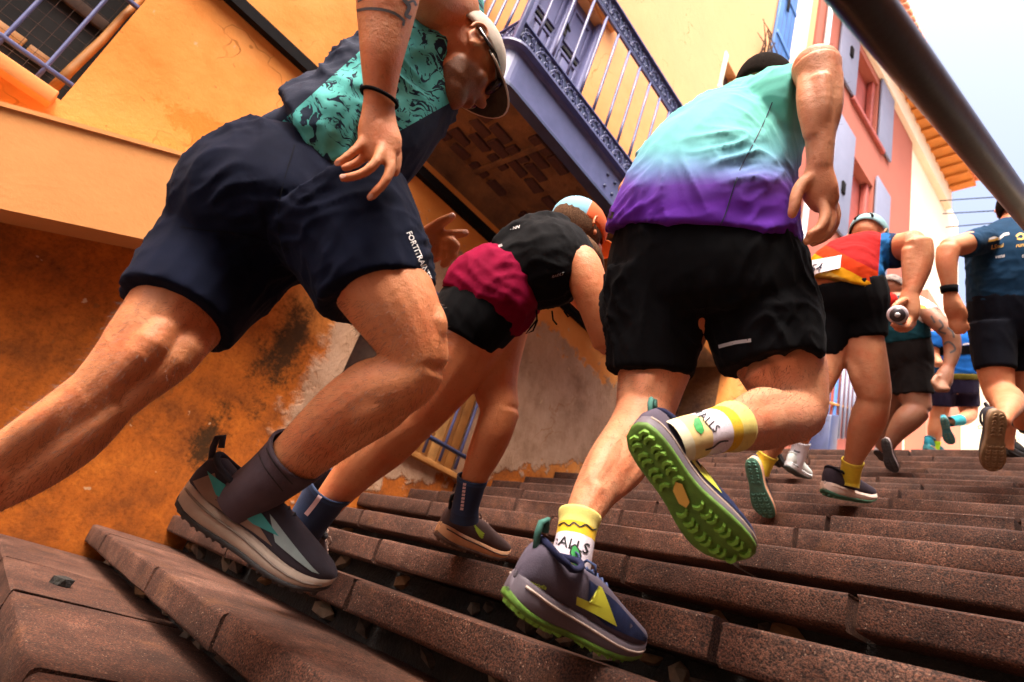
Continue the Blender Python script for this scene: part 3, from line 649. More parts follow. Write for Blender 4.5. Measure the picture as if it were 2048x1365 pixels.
def leg_hair(name, me, parent, boxes, mat, n, down, length=.014, seed=1):
    """fine body hair on the parts of the skin inside the given pixel boxes"""
    rs = np.random.RandomState(seed); P, Nn = verts(me), norms(me); x, y = pix(P); ok = np.zeros(len(P), bool)
    for bx in boxes: ok |= (x > bx[0]) & (x < bx[2]) & (y > bx[1]) & (y < bx[3])
    idx = rs.choice(np.where(ok)[0], n); down = nrm(down); V, Fc = [], []
    for i in idx:
        p, nn = P[i]+rs.uniform(-.003, .003, 3), Nn[i]; t = nrm(down-nn*(down@nn)+rs.normal(0, .35, 3)); l = length*rs.uniform(.5, 1.2); s = nrm(np.cross(t, nn))*.00022
        b = len(V); V += [p-s-nn*.003, p+s-nn*.003, p+t*l*.55+nn*l*.32+s*.7, p+t*l*.55+nn*l*.32-s*.7, p+t*l+nn*l*.38]; Fc += [(b, b+1, b+2, b+3), (b+3, b+2, b+4)]
    o = obj(name, (V, Fc), mat, None); o['kind'] = 'stuff'; return add(o, parent)
GZ = np.array([0, 0, 1.])

def mat_skin(name, c, dark=None, hair=.0):
    m, nt, b = new_mat(name); co = coord(nt); c = np.array(c)
    r = ramp(nt, [(.3, tuple(c*np.array([.9, .78, .72]))), (.55, tuple(c)), (.75, tuple(np.clip(c*np.array([1.08, 1.1, 1.12]), 0, 1)))]); L(nt, noise(nt, co, 13, 5, .6), r.inputs[0])
    red = mixc(nt, mth(nt, 'MULTIPLY', smooth01(nt, noise(nt, co, 9, 4), .42, .7), .55), r.outputs[0], tuple(c*np.array([1.05, .62, .5])))
    fre = mixc(nt, mth(nt, 'MULTIPLY', smooth01(nt, noise(nt, co, 110, 2), .62, .72), .35), red, tuple(c*.45))
    at_ = N(nt, 'ShaderNodeAttribute'); at_.attribute_name = 'stubble'
    st = mth(nt, 'MULTIPLY', at_.outputs['Fac'], mth(nt, 'ADD', mth(nt, 'MULTIPLY', noise(nt, co, 420, 2), .6), .5))
    fin = mixc(nt, st, fre, (.045, .028, .02))
    L(nt, fin, b.inputs['Base Color']); b.inputs['Roughness'].default_value = .5; b.inputs['Specular IOR Level'].default_value = .32
    b.inputs['Subsurface Weight'].default_value = .12; b.inputs['Subsurface Radius'].default_value = (.012, .005, .003); b.inputs['Subsurface Scale'].default_value = 1.0
    h = mth(nt, 'ADD', noise(nt, co, 230, 4, .75), mth(nt, 'MULTIPLY', noise(nt, co, 40, 4), 2.2)); bump(nt, b, h, .42, .003)
    rr = ramp(nt, [(.35, (.44, .44, .44)), (.65, (.58, .58, .58))]); L(nt, noise(nt, co, 22, 4), rr.inputs[0]); L(nt, rr.outputs[0], b.inputs['Roughness'])
    return m
SK_A = mat_skin('skin_tan', (.58, .225, .095)); SK_B = mat_skin('skin_warm', (.58, .21, .085)); SK_C = mat_skin('skin_fair', (.60, .265, .14)); SK_D = mat_skin('skin_olive', (.54, .235, .12)); SK_E = mat_skin('skin_brown', (.26, .125, .075))
M_HAIR = simple('dark_hair', (.010, .006, .004), .9, .4, 160, .9, 320, spec=.05, bd=.006)
M_HAIRB = simple('brown_hair', (.10, .05, .026), .85, .5, 160, .9, 320, spec=.1, bd=.006)

def head_vf(c, f, u, s=1.0):
    f = nrm(f); u = nrm(u-f*(u@f)); r = np.cross(f, u); ax = np.array([r, f, u]); c = np.asarray(c)
    def e(x, y, z, a, b, cc): return ell(c+(r*x+f*y+u*z)*s, (a*s, b*s, cc*s), ax)
    def ear(sg):
        q = lambda x, y, z: c+(r*(sg*x)+f*y+u*z)*s
        hel = [q(.080+.010*math.sin(t*.5), -.014+.020*math.cos(t)*(1-.25*math.sin(t)*0), .004+.031*math.sin(t)) for t in np.linspace(-.9, 3.7, 16)]
        lobe = ell(q(.079, -.006, -.024), (.007*s, .010*s, .012*s), ax, 10); plate = ell(q(.076, -.013, .002), (.006*s, .019*s, .028*s), ax, 12)
        trag = ell(q(.078, .004, -.002), (.007*s, .005*s, .008*s), ax, 8)
        return join(tube(hel, .0052*s, 8), lobe, plate, trag)
    vf = join(e(0, -.012, .03, .076, .098, .092), e(0, .03, -.03, .060, .066, .082), e(0, .048, -.088, .040, .040, .030), e(0, .098, -.022, .013, .022, .016), e(0, .09, .004, .010, .016, .03),
              ear(-1), ear(1), e(0, .078, .028, .048, .018, .012), e(0, .088, -.060, .022, .013, .009), e(-.030, .076, .006, .014, .010, .010), e(.030, .076, .006, .014, .010, .010),
              e(-.036, .062, -.03, .026, .022, .024), e(.036, .062, -.03, .026, .022, .024))
    return vf, ax
def shell(name, c, ax, ctr, rad, zmin, mat, parent, s=1.0, n=28, thick=.004, cut=None):
    """part of an ellipsoid cap lying on the head"""
    V, Fc = [], []; m = 12; zc = max(-1, (zmin-ctr[2])/rad[2]); ph1 = math.acos(zc)
    for i in range(m+1):
        ph = ph1*i/m+.001
        for k in range(n):
            th = 2*math.pi*k/n; q = np.array([ctr[0]+rad[0]*math.sin(ph)*math.cos(th), ctr[1]+rad[1]*math.sin(ph)*math.sin(th), ctr[2]+rad[2]*math.cos(ph)])
            if cut: q = cut(q, i/m)
            V.append(c+(ax[0]*q[0]+ax[1]*q[1]+ax[2]*q[2])*s)
    Fc = [(i*n+k, (i+1)*n+k, (i+1)*n+(k+1) % n, i*n+(k+1) % n) for i in range(m) for k in range(n)]
    o = obj(name, (V, Fc), mat, parent, True); md = o.modifiers.new('t', 'SOLIDIFY'); md.thickness = thick; md.offset = 1
    return o

# ---- decals: flat print laid onto the cloth or leather it belongs to
def bvh_of(me): return BVHTree.FromPolygons([tuple(v.co) for v in me.vertices], [tuple(p.vertices) for p in me.polygons])
def lay(name, V2, Fc, tree, mat, parent, lift=.0012, dref=None):
    out = []; last = dref
    for x, y in V2:
        v = nrm(at(x, y, 1.0)); h = tree.ray_cast(Vector((0, 0, 0)), Vector(v))
        if h[0] is None: out.append(None); continue
        nn = np.array(h[1]); nn = nn if nn@v < 0 else -nn; last = np.array(h[0]); out.append(np.array(h[0])+nn*lift)
    Fc = [f for f in Fc if all(out[i] is not None for i in f)]
    out = [p if p is not None else np.zeros(3) for p in out]
    used = sorted({i for f in Fc for i in f}); mp = {i: k for k, i in enumerate(used)}
    if not Fc: return None
    me = mesh(name, [out[i] for i in used], [tuple(mp[i] for i in f) for f in Fc]); return link(name, me, mat, parent, True)
def text2d(txt, size, shear=0.0):
    cu = bpy.data.curves.new('t', 'FONT'); cu.body = txt; cu.size = size; cu.align_x = 'LEFT'; cu.resolution_u = 2; cu.shear = shear; cu.offset = size*.012
    o = bpy.data.objects.new('t', cu); COL.objects.link(o); dg = bpy.context.evaluated_depsgraph_get(); me = bpy.data.meshes.new_from_object(o.evaluated_get(dg))
    V = [(v.co.x, v.co.y) for v in me.vertices]; Fc = [tuple(p.vertices) for p in me.polygons]
    bpy.data.objects.remove(o); bpy.data.curves.remove(cu); bpy.data.meshes.remove(me); return V, Fc
def lay_text(name, txt, org, udir, vdir, size, tree, mat, parent, lift=.0012, shear=0.0):
    V, Fc = text2d(txt, 1.0, shear); u, v = np.array(udir, float), np.array(vdir, float)
    V2 = [np.array(org)+u*(x*size)+v*(y*size) for x, y in V]; return lay(name, V2, Fc, tree, mat, parent, lift)
def lay_poly(name, pts, tree, mat, parent, lift=.0014, grid=6):
    """closed 2-D outline filled with a fan of small faces"""
    P = []; n = len(pts)
    for i in range(n):
        a, b = np.array(pts[i], float), np.array(pts[(i+1) % n], float)
        for k in range(3): P.append(a+(b-a)*k/3)
    bm = bmesh.new(); vs = [bm.verts.new((p[0], p[1], 0)) for p in P]; bm.faces.new(vs); bmesh.ops.triangulate(bm, faces=bm.faces)
    for _ in range(2):
        L_ = [e for e in bm.edges if e.calc_length() > grid]
        if L_: bmesh.ops.subdivide_edges(bm, edges=L_, cuts=1); bmesh.ops.triangulate(bm, faces=bm.faces)
    bm.verts.index_update(); V2 = [(v.co.x, v.co.y) for v in bm.verts]; Fc = [tuple(v.index for v in f.verts) for f in bm.faces]; bm.free()
    return lay(name, V2, Fc, tree, mat, parent, lift)
def lay_line(name, pts, w, tree, mat, parent, lift=.0014, closed=False):
    P = catmull([(a, b) for a, b in pts], 5); V, Fc = [], []
    for i, p in enumerate(P):
        t = nrm(P[min(i+1, len(P)-1)]-P[max(i-1, 0)]); s = np.array([-t[1], t[0]]); ww = w if np.isscalar(w) else w[0]+(w[1]-w[0])*i/(len(P)-1)
        V += [p+s*ww/2, p-s*ww/2]
        if i: Fc.append((2*i-2, 2*i-1, 2*i+1, 2*i))
    return lay(name, V, Fc, tree, mat, parent, lift)

# ---- running shoe
TS = np.array([0, .03, .09, .18, .28, .38, .48, .58, .68, .78, .87, .94, .985, 1.0])
HWID = np.array([.006, .022, .031, .0345, .034, .0325, .034, .040, .0455, .0465, .042, .032, .018, .006])
CEN = np.array([0, 0, 0, 0, .001, .002, .003, .003, .002, 0, -.003, -.006, -.008, -.009])
BOT = np.array([.014, .009, .004, .001, 0, 0, 0, 0, .001, .004, .010, .018, .026, .030])
MIDT = np.array([.052, .052, .050, .046, .043, .041, .039, .037, .035, .035, .038, .043, .047, .049])
TOP = np.array([.070, .098, .108, .100, .092, .097, .098, .092, .082, .073, .066, .060, .054, .050])
SH_L = .295
def shoe(parent, heel, toe, upv, mats, side=1, lugs=True, lug_r=.0065, name='shoe', scale=None, laces=True, loop=True, opening=(.06, .34)):
    H, T = np.asarray(heel), np.asarray(toe); x = nrm(T-H); z = nrm(np.asarray(upv)-x*(np.asarray(upv)@x)); y = np.cross(z, x); k = scale or np.linalg.norm(T-H)/SH_L
    def P(t, yy, zz): return H+(x*(t*SH_L)+y*yy*side+z*zz)*k
    cen = lambda t: float(np.interp(t, TS, CEN)); hw = lambda t: float(np.interp(t, TS, HWID))
    def lofted(fn, ts, n):
        V = [q for t in ts for q in fn(t)]; m = len(ts)
        Fc = [(i*n+j, i*n+(j+1) % n, (i+1)*n+(j+1) % n, (i+1)*n+j) for i in range(m-1) for j in range(n)]+[tuple(range(n))[::-1], tuple((m-1)*n+j for j in range(n))]
        return V, Fc
    ts = np.concatenate([[0, .012, .03, .06], np.linspace(.1, .9, 17), [.935, .965, .985, 1.0]])
    def up(t):
        w, c, z0, z1 = hw(t)*.96, cen(t), float(np.interp(t, TS, MIDT))-.012, float(np.interp(t, TS, TOP)); out = []
        nar = float(np.interp(t, [0, .1, .3, .45, .7, 1], [.9, .78, .70, .62, .75, .9]))
        for a in np.linspace(0, 2*math.pi, 24, endpoint=False):
            ca, sa = math.cos(a), math.sin(a)
            zz = z0+(z1-z0)*(.5+.5*np.sign(sa)*abs(sa)**.75); f_ = (zz-z0)/(z1-z0+1e-6)
            ww = w*np.sign(ca)*abs(ca)**.6*(1-(1-nar)*f_**1.3)
            out.append(P(t, c+ww, zz))
        return out
    me = mesh(name, *lofted(up, ts, 24)); fix(me); sh = add(link(name, me, mats['upper'], None, True), parent)
    def mid(t):
        w, c, z0, z1 = hw(t), cen(t), float(np.interp(t, TS, BOT))+.004, float(np.interp(t, TS, MIDT)); out = []
        for a in np.linspace(0, 2*math.pi, 20, endpoint=False):
            ca, sa = math.cos(a), math.sin(a); zz = z0+(z1-z0)*(.5+.5*np.sign(sa)*abs(sa)**.45); f_ = (zz-z0)/(z1-z0)
            ww = w*np.sign(ca)*abs(ca)**.45*(1.06-.08*f_+.03*math.sin(f_*math.pi)); out.append(P(t, c+ww, zz))
        return out
    ms = mesh('midsole', *lofted(mid, ts, 20)); fix(ms); link('midsole', ms, mats['mid'], sh, True)
    def outs(t):
        w, c, z0 = hw(t)*1.055, cen(t), float(np.interp(t, TS, BOT)); out = []
        for a in np.linspace(0, 2*math.pi, 20, endpoint=False):
            ca, sa = math.cos(a), math.sin(a); out.append(P(t, c+w*np.sign(ca)*abs(ca)**.4, z0+.005+.006*np.sign(sa)*abs(sa)**.4))
        return out
    os_ = mesh('outsole', *lofted(outs, ts, 20)); fix(os_); link('outsole', os_, mats['out'], sh, True)
    def tubeon(nm, pts, r, mat, n=6): return obj(nm, tube([P(*q) for q in pts], r*k, n), mat, sh, True)
    for sg in (-1, 1):          # bead along the midsole edge
        tubeon('midsole_bead', [(t, cen(t)+sg*hw(t)*1.03, float(np.interp(t, TS, MIDT))-.012) for t in np.linspace(.03, .96, 22)], .0022, mats.get('bead', mats['out']))
    if lugs:
        zl = -.0032; CV = [(-.25, -1.25), (.55, -.62), (.55, .62), (-.25, 1.25), (-.85, 1.1), (-.2, .35), (-.2, -.35), (-.85, -1.1)]
        lm = mesh('lug', [(a, b, 0) for a, b in CV]+[(a*.78+.02, b*.86, -1.0) for a, b in CV], [tuple(range(8)), tuple(range(15, 7, -1))]+[(i, 8+i, 8+(i+1) % 8, (i+1) % 8) for i in range(8)]); fix(lm); lm.materials.append(mats['lug'])
        row = 0
        for t in np.arange(.05, .97, .052):
            if .40 < t < .52: continue
            w = hw(t)*.86; nn = max(2, int(2*w/(lug_r*2.75))); row += 1
            for j in range(nn):
                yy = -w+(2*w)*(j+.5)/nn; zz = float(np.interp(t, TS, BOT))
                o = link('lug', lm, None, sh); bx = x if t > .5 else -x; by = np.cross(z, bx)
                M = Matrix(((*(bx*lug_r*.95*k),), (*(by*lug_r*.95*k),), (*(z*.0065*k),))).transposed().to_4x4(); M.translation = Vector(P(t+(.012 if row % 2 else 0), cen(t)+yy, zz-.0005)); o.matrix_world = M
    if laces:
        for i, t in enumerate(np.linspace(.37, .60, 6)):
            zt = float(np.interp(t, TS, TOP)); w = hw(t)*.5
            tubeon('lace', [(t-.012, cen(t)-w, zt-.012), (t, cen(t), zt+.003), (t+.012, cen(t)+w, zt-.012)], .0024, mats['lace'])
        for sg in (-1, 1): tubeon('lace', [(.36, 0, .101), (.345, sg*.012, .112), (.36, sg*.028, .112), (.385, sg*.03, .1), (.375, sg*.012, .1)], .0022, mats['lace'])
    if loop: tubeon('heel_loop', [(.035, 0, .092), (.0, 0, .112), (-.012, 0, .128), (.012, 0, .136), (.04, 0, .118)], .0055, mats.get('loop', mats['upper']))
    # padded collar
    col = [(.05+.145*(1-math.cos(a)), .030*math.sin(a), .103-.012*math.sin(a)**2+(.004 if math.cos(a) > 0 else 0)) for a in np.linspace(0, 2*math.pi, 22, endpoint=False)]
    obj('collar', tube([P(*q) for q in col], .0055*k, 8, True), mats.get('collar', mats['upper']), sh, True)
    return sh, P, bvh_of(me)
def sidepatch(name, P, pts, mat, sh, side, hwf=1.0, lift=.0012):
    """overlay polygon given in (t, height) on one flank of the upper"""
    bm = bmesh.new(); Q = []
    n = len(pts)
    for i in range(n):
        a, b = np.array(pts[i]), np.array(pts[(i+1) % n])
        for q in range(4): Q.append(a+(b-a)*q/4)
    vs = [bm.verts.new((q[0], q[1], 0)) for q in Q]; bm.faces.new(vs); bmesh.ops.triangulate(bm, faces=bm.faces)
    for _ in range(2):
        e = [e for e in bm.edges if e.calc_length() > .03]
        if e: bmesh.ops.subdivide_edges(bm, edges=e, cuts=1); bmesh.ops.triangulate(bm, faces=bm.faces)
    V = []
    for v in bm.verts:
        t, zz = v.co.x, v.co.y; z0, z1 = float(np.interp(t, TS, MIDT))-.012, float(np.interp(t, TS, TOP)); f_ = min(max((zz-z0)/(z1-z0), 0), 1)
        sa = (f_-.5)*2; sa = np.sign(sa)*abs(sa)**(1/.75); ca = math.sqrt(max(0, 1-sa*sa)); nar = float(np.interp(t, [0, .1, .3, .45, .7, 1], [.9, .78, .70, .62, .75, .9]))
        w = float(np.interp(t, TS, HWID))*.96*ca**.6*(1-(1-nar)*f_**1.3); V.append(P(t, float(np.interp(t, TS, CEN))+side*(w+lift), zz+lift*.4))
    Fc = [tuple(v.index for v in f.verts) for f in bm.faces]; bm.verts.index_update(); bm.free()
    return obj(name, (V, Fc), mat, sh, True)
def person(label, group='runners climbing the stairs', base=None):
    p = empty('person', tuple(base)); tag(p, label, 'person', group); return p
def add(o, par):
    if o is not None: rel(o, par)
    return o
def sock(name, rings, mat, parent, n=28, sub=6, cuff=.0022):
    P, A, B, fr = rings3d(rings, sub); V = []
    A = A.copy(); B = B.copy(); A[:3] += cuff; B[:3] += cuff
    m = len(P)
    for p, a, b, f in zip(P, A, B, fr):
        for k in range(n): th = 2*math.pi*k/n; V.append(p+f[1]*(a*math.cos(th))+f[2]*(b*math.sin(th)))
    for k in range(n):
        th = 2*math.pi*k/n; V.append(P[0]+fr[0][1]*((A[0]-.006)*math.cos(th))+fr[0][2]*((B[0]-.006)*math.sin(th)))
    Fc = [(i*n+k, i*n+(k+1) % n, (i+1)*n+(k+1) % n, (i+1)*n+k) for i in range(m-1) for k in range(n)]
    Fc += [(m*n+k, m*n+(k+1) % n, (k+1) % n, k) for k in range(n)]
    me = mesh(name, V, Fc); fix(me); al = np.concatenate([np.repeat(np.linspace(0, 1, m), n), np.zeros(n)]); attr(me, 'along', al)
    o = link(name, me, mat, None, True); add(o, parent); return o, me
def mat_bands(name, stops, rough=.85, ribs=True, interp='CONSTANT'):
    """knit with colour bands along the attribute 'along'"""
    m, nt, b = new_mat(name); a = N(nt, 'ShaderNodeAttribute'); a.attribute_name = 'along'; co = coord(nt)
    v = mth(nt, 'ADD', a.outputs['Fac'], mth(nt, 'MULTIPLY', mth(nt, 'SUBTRACT', noise(nt, co, 40, 3), .5), .02))
    r = ramp(nt, stops, interp); L(nt, v, r.inputs[0]); c = mixc(nt, .35, r.outputs[0], ramp_noise(nt, co), 'MULTIPLY'); L(nt, c, b.inputs['Base Color'])
    b.inputs['Roughness'].default_value = rough; b.inputs['Sheen Weight'].default_value = .02; bump(nt, b, noise(nt, co, 650, 2), .4, .0015); return m
def ramp_noise(nt, co):
    r = ramp(nt, [(.3, (.6, .6, .6)), (.7, (1, 1, 1))]); L(nt, noise(nt, co, 45, 4), r.inputs[0]); return r.outputs[0]
# ------------------------------------------------------------------ clothing materials
C_NAVY = cloth('navy_shorts_cloth', (.004, .006, .018)); C_BLACK = cloth('black_cloth', (.003, .003, .004)); C_CHAR = cloth('charcoal_cloth', (.014, .012, .012)); C_DKNAVY = cloth('dark_navy_cloth', (.005, .006, .011)); C_PURNAVY = cloth('purple_navy_cloth', (.016, .012, .03))
C_BURG = cloth('burgundy_cloth', (.17, .002, .025), sheen=.0); C_TSHIRT = cloth('deep_blue_tee', (.010, .038, .085)); C_TEALD = cloth('dark_teal_tee', (.008, .045, .06)); C_BLUE = cloth('royal_blue_top', (.015, .13, .50)); C_WHITE = cloth('white_cloth', (.72, .72, .74), weave=600); C_OLIVE = cloth('olive_belt', (.10, .08, .012)); C_TEAL = cloth('pale_teal_cloth', (.16, .48, .46))
C_RED = cloth('red_cloth', (.62, .02, .015)); C_YEL = cloth('yellow_cloth', (.85, .55, .02)); C_MESH = cloth('dark_vest_mesh', (.007, .007, .008), weave=500)
PRINT_W = simple('white_print', (.75, .73, .72), .6, .05, 30, 0); PRINT_K = simple('black_print', (.003, .003, .004), .6, .1, 30, 0); PRINT_G = simple('grey_print', (.36, .34, .35), .5, .1, 30, 0); PRINT_Y = simple('yellow_print', (.72, .44, .08), .6, .1, 30, 0); PRINT_GR = simple('green_print', (.03, .28, .06), .6, .3, 60, 0); PRINT_NV = simple('navy_print', (.008, .012, .045), .6, .1, 30, 0); PRINT_LIME = simple('lime_print', (.42, .62, .05), .5, .15, 40, 0); PRINT_PINK = simple('pale_pink_print', (.60, .40, .40), .6, .1, 40, 0)
INK = simple('tattoo_ink', (.055, .045, .045), .6, .3, 60, 0)
def mat_gradient(name, stops, attr_='grad', warp=.06):
    m, nt, b = new_mat(name); a = N(nt, 'ShaderNodeAttribute'); a.attribute_name = attr_; co = coord(nt)
    v = mth(nt, 'ADD', a.outputs['Fac'], mth(nt, 'MULTIPLY', mth(nt, 'SUBTRACT', noise(nt, co, 9, 5, .6, .6), .5), warp*2))
    r = ramp(nt, stops); L(nt, v, r.inputs[0]); L(nt, r.outputs[0], b.inputs['Base Color']); b.inputs['Roughness'].default_value = .82; b.inputs['Sheen Weight'].default_value = .03; b.inputs['Specular IOR Level'].default_value = .12
    bump(nt, b, mth(nt, 'ADD', noise(nt, co, 800, 2), mth(nt, 'MULTIPLY', noise(nt, mapping(nt, co, (1, 1, .4)), 22, 4), 3.)), .35, .002); return m
def mat_palm():
    """teal cloth printed with dark palm fronds; plain navy panels where 'side' leaves 0..1"""
    m, nt, b = new_mat('palm_print'); co = coord(nt)
    base = ramp(nt, [(.3, (.05, .32, .31)), (.7, (.15, .60, .55))]); L(nt, noise(nt, co, 9, 4), base.inputs[0])
    wrp = N(nt, 'ShaderNodeTexNoise', Scale=9.0, Detail=3.0); L(nt, co, wrp.inputs['Vector'])
    vs = N(nt, 'ShaderNodeVectorMath', operation='SCALE'); vs.inputs['Scale'].default_value = .16; L(nt, wrp.outputs['Color'], vs.inputs[0])
    va = N(nt, 'ShaderNodeVectorMath', operation='ADD'); L(nt, co, va.inputs[0]); L(nt, vs.outputs[0], va.inputs[1])
    fr = noise(nt, mapping(nt, va.outputs[0], (1.0, 1.0, 4.6), (.5, .35, .2)), 27, 3, .55, .8)
    fr2 = noise(nt, mapping(nt, va.outputs[0], (4.4, 1.0, 1.0), (.2, .9, .6)), 25, 3, .55, .6)
    sel = smooth01(nt, noise(nt, co, 7, 2), .46, .54); f = mixc(nt, sel, fr, fr2)
    leaf = smooth01(nt, f, .53, .56); c = mixc(nt, leaf, base.outputs[0], (.010, .022, .045))
    a = N(nt, 'ShaderNodeAttribute'); a.attribute_name = 'side'; pl = mth(nt, 'MAXIMUM', mth(nt, 'LESS_THAN', a.outputs['Fac'], 0.0), mth(nt, 'GREATER_THAN', a.outputs['Fac'], 1.0))
    c = mixc(nt, pl, c, (.012, .017, .038)); L(nt, c, b.inputs['Base Color']); b.inputs['Roughness'].default_value = .8; b.inputs['Sheen Weight'].default_value = .03; b.inputs['Specular IOR Level'].default_value = .12
    bump(nt, b, mth(nt, 'ADD', noise(nt, co, 800, 2), mth(nt, 'MULTIPLY', noise(nt, co, 24, 4), 3.)), .35, .002); return m
def shoe_mats(upper, mid, out, lug, lace=(.03, .03, .035), bead=None, loop=None, collar=None):
    k = len(bpy.data.materials); d = {}
    d['upper'] = cloth('shoe_knit%d' % k, upper, weave=420); d['mid'] = simple('shoe_foam%d' % k, mid, .6, .1, 30, .1, 120); d['out'] = simple('shoe_rubber%d' % k, out, .7, .3, 40, .2, 200); d['lug'] = simple('shoe_lug%d' % k, lug, .7, .25, 60, .2, 200)
    d['lace'] = simple('shoe_lace%d' % k, lace, .8, .1, 40, 0)
    if bead: d['bead'] = simple('shoe_bead%d' % k, bead, .6, .1, 30, 0)
    if loop: d['loop'] = cloth('shoe_loop%d' % k, loop)
    if collar: d['collar'] = cloth('shoe_collar%d' % k, collar)
    return d
def body(parent, parts, voxel, skin, it=3, stub=None):
    me = remesh('body', join(*parts), voxel, it); attr(me, 'stubble', stub(verts(me)) if stub else np.zeros(len(me.vertices)))
    return add(link('body', me, skin, None, True), parent), me
def garment(name, parts, voxel, mat, parent, fold=None, amp=.004, it=4, seed=0.0):
    me = remesh(name, join(*parts), voxel, it)
    if fold: folds(me, fold, amp, seed)
    return add(link(name, me, mat, None, True), parent), me

# ================================================================== A: left runner in navy shorts and palm print top
A = person('runner in a cap, palm print top and navy shorts, nearest on the left', base=at(560, 1230, 1.25))
hc = at(919, 122, 1.42); hf, hu = dirpx(.59, .754, .285), dirpx(.50, -.62, .61)
hv, hax = head_vf(hc, hf, hu, 1.0)
torso = limb([(600, 440, 1.30, 105, .8), (645, 360, 1.30, 100, .75), (712, 285, 1.33, 98, .75), (775, 200, 1.38, 96, .72), (832, 118, 1.42, 88, .68), (878, 40, 1.46, 65, .7)])
neck = limb([(868, 40, 1.47, 52), (892, 72, 1.46, 50), (912, 105, 1.43, 48)])
rth = limb([(650, 430, 1.22, 108), (735, 530, 1.18, 100), (788, 610, 1.155, 90), (828, 690, 1.14, 70), (842, 738, 1.13, 56)])
rsh = limb([(846, 728, 1.13, 52), (815, 762, 1.13, 60), (758, 785, 1.14, 71), (700, 822, 1.16, 70), (640, 872, 1.18, 61), (590, 918, 1.2, 54), (545, 955, 1.21, 47), (510, 985, 1.22, 44)])
lth = limb([(520, 430, 1.3, 114), (420, 550, 1.22, 102), (340, 650, 1.15, 92), (262, 738, 1.10, 76), (205, 795, 1.08, 66)])
lsh = limb([(212, 788, 1.08, 66), (150, 838, 1.08, 67), (84, 890, 1.09, 69), (-10, 955, 1.1, 64), (-110, 1030, 1.12, 55), (-190, 1090, 1.13, 42), (-220, 1115, 1.13, 40)])
musA = [mus(r, 14) for r in (
    [(800, 735, 1.15, 26), (742, 765, 1.16, 52), (680, 815, 1.17, 46), (625, 868, 1.19, 24)], [(822, 782, 1.13, 26), (780, 828, 1.12, 33), (700, 880, 1.14, 30), (625, 935, 1.18, 24), (585, 965, 1.2, 22)], [(800, 800, 1.10, 28), (745, 815, 1.10, 40), (690, 850, 1.13, 34)],
    [(850, 600, 1.16, 24), (866, 650, 1.12, 32), (862, 695, 1.13, 22)], [(745, 570, 1.17, 34), (778, 635, 1.11, 42), (815, 700, 1.10, 26)], [(735, 600, 1.20, 26), (757, 660, 1.16, 32), (800, 712, 1.15, 18)],
    [(335, 585, 1.20, 34), (268, 655, 1.10, 43), (205, 740, 1.05, 30), (160, 790, 1.05, 18)], [(425, 600, 1.20, 32), (368, 700, 1.1, 43), (285, 785, 1.06, 28), (240, 825, 1.05, 16)], [(375, 600, 1.15, 34), (302, 692, 1.06, 42), (235, 765, 1.04, 22)],
    [(170, 785, 1.04, 26), (105, 842, 1.04, 44), (25, 905, 1.05, 42), (-50, 965, 1.08, 24)], [(245, 815, 1.05, 28), (160, 885, 1.05, 44), (60, 955, 1.07, 40), (-30, 1015, 1.1, 22)])]
musA += [mus(r) for r in ([(738, -40, 1.10, 26), (738, 30, 1.09, 26), (742, 110, 1.08, 16)], [(810, -40, 1.11, 26), (800, 40, 1.10, 24), (784, 120, 1.09, 14)], [(741, 192, 1.085, 8), (745, 215, 1.08, 9), (748, 260, 1.075, 7)], [(776, 180, 1.09, 10), (780, 200, 1.09, 11)], [(748, 240, 1.07, 6), (738, 275, 1.065, 7)], [(760, 245, 1.065, 6), (754, 290, 1.058, 7)], [(771, 250, 1.07, 6), (772, 300, 1.06, 7)])]
rua = limb([(905, 30, 1.42, 62), (868, 0, 1.34, 52), (830, -60, 1.25, 50), (800, -135, 1.17, 50)])
rfa = limb([(800, -135, 1.17, 52), (788, -60, 1.14, 60), (775, 0, 1.12, 61), (769, 60, 1.11, 52), (763, 120, 1.10, 42), (760, 180, 1.10, 33), (758, 212, 1.10, 31)])
palm = limb([(758, 200, 1.10, 31, .85), (757, 232, 1.095, 35, .7), (757, 262, 1.09, 42, .55), (762, 290, 1.085, 44, .5), (768, 312, 1.08, 36, .45)], n=14)
fin = [limb(r, 10, 4) for r in (
    [(736, 268, 1.085, 12), (720, 292, 1.07, 11.5), (702, 308, 1.06, 10), (684, 322, 1.055, 9.5), (671, 328, 1.055, 8)],
    [(750, 282, 1.085, 12), (735, 308, 1.09, 11), (714, 326, 1.09, 10), (694, 335, 1.085, 9), (685, 337, 1.085, 8)],
    [(766, 292, 1.075, 12), (752, 324, 1.05, 11.5), (728, 346, 1.04, 10.5), (700, 355, 1.035, 10), (682, 356, 1.035, 8.5)],
    [(780, 298, 1.08, 12), (780, 340, 1.065, 11.5), (768, 366, 1.055, 10.5), (748, 388, 1.05, 10), (737, 398, 1.05, 8.5)],
    [(778, 262, 1.10, 14), (792, 300, 1.125, 12), (793, 332, 1.12, 10.5), (788, 350, 1.115, 9)])]
lua = limb([(820, 120, 1.62, 55), (770, 230, 1.66, 46), (740, 340, 1.66, 42)]); lfa = limb([(740, 340, 1.66, 40), (780, 420, 1.6, 34), (822, 474, 1.55, 26), (838, 486, 1.54, 24)])
lpalm = limb([(828, 478, 1.55, 25, .8), (850, 488, 1.53, 34, .6), (872, 492, 1.52, 36, .55), (886, 494, 1.52, 26, .5)], n=14)
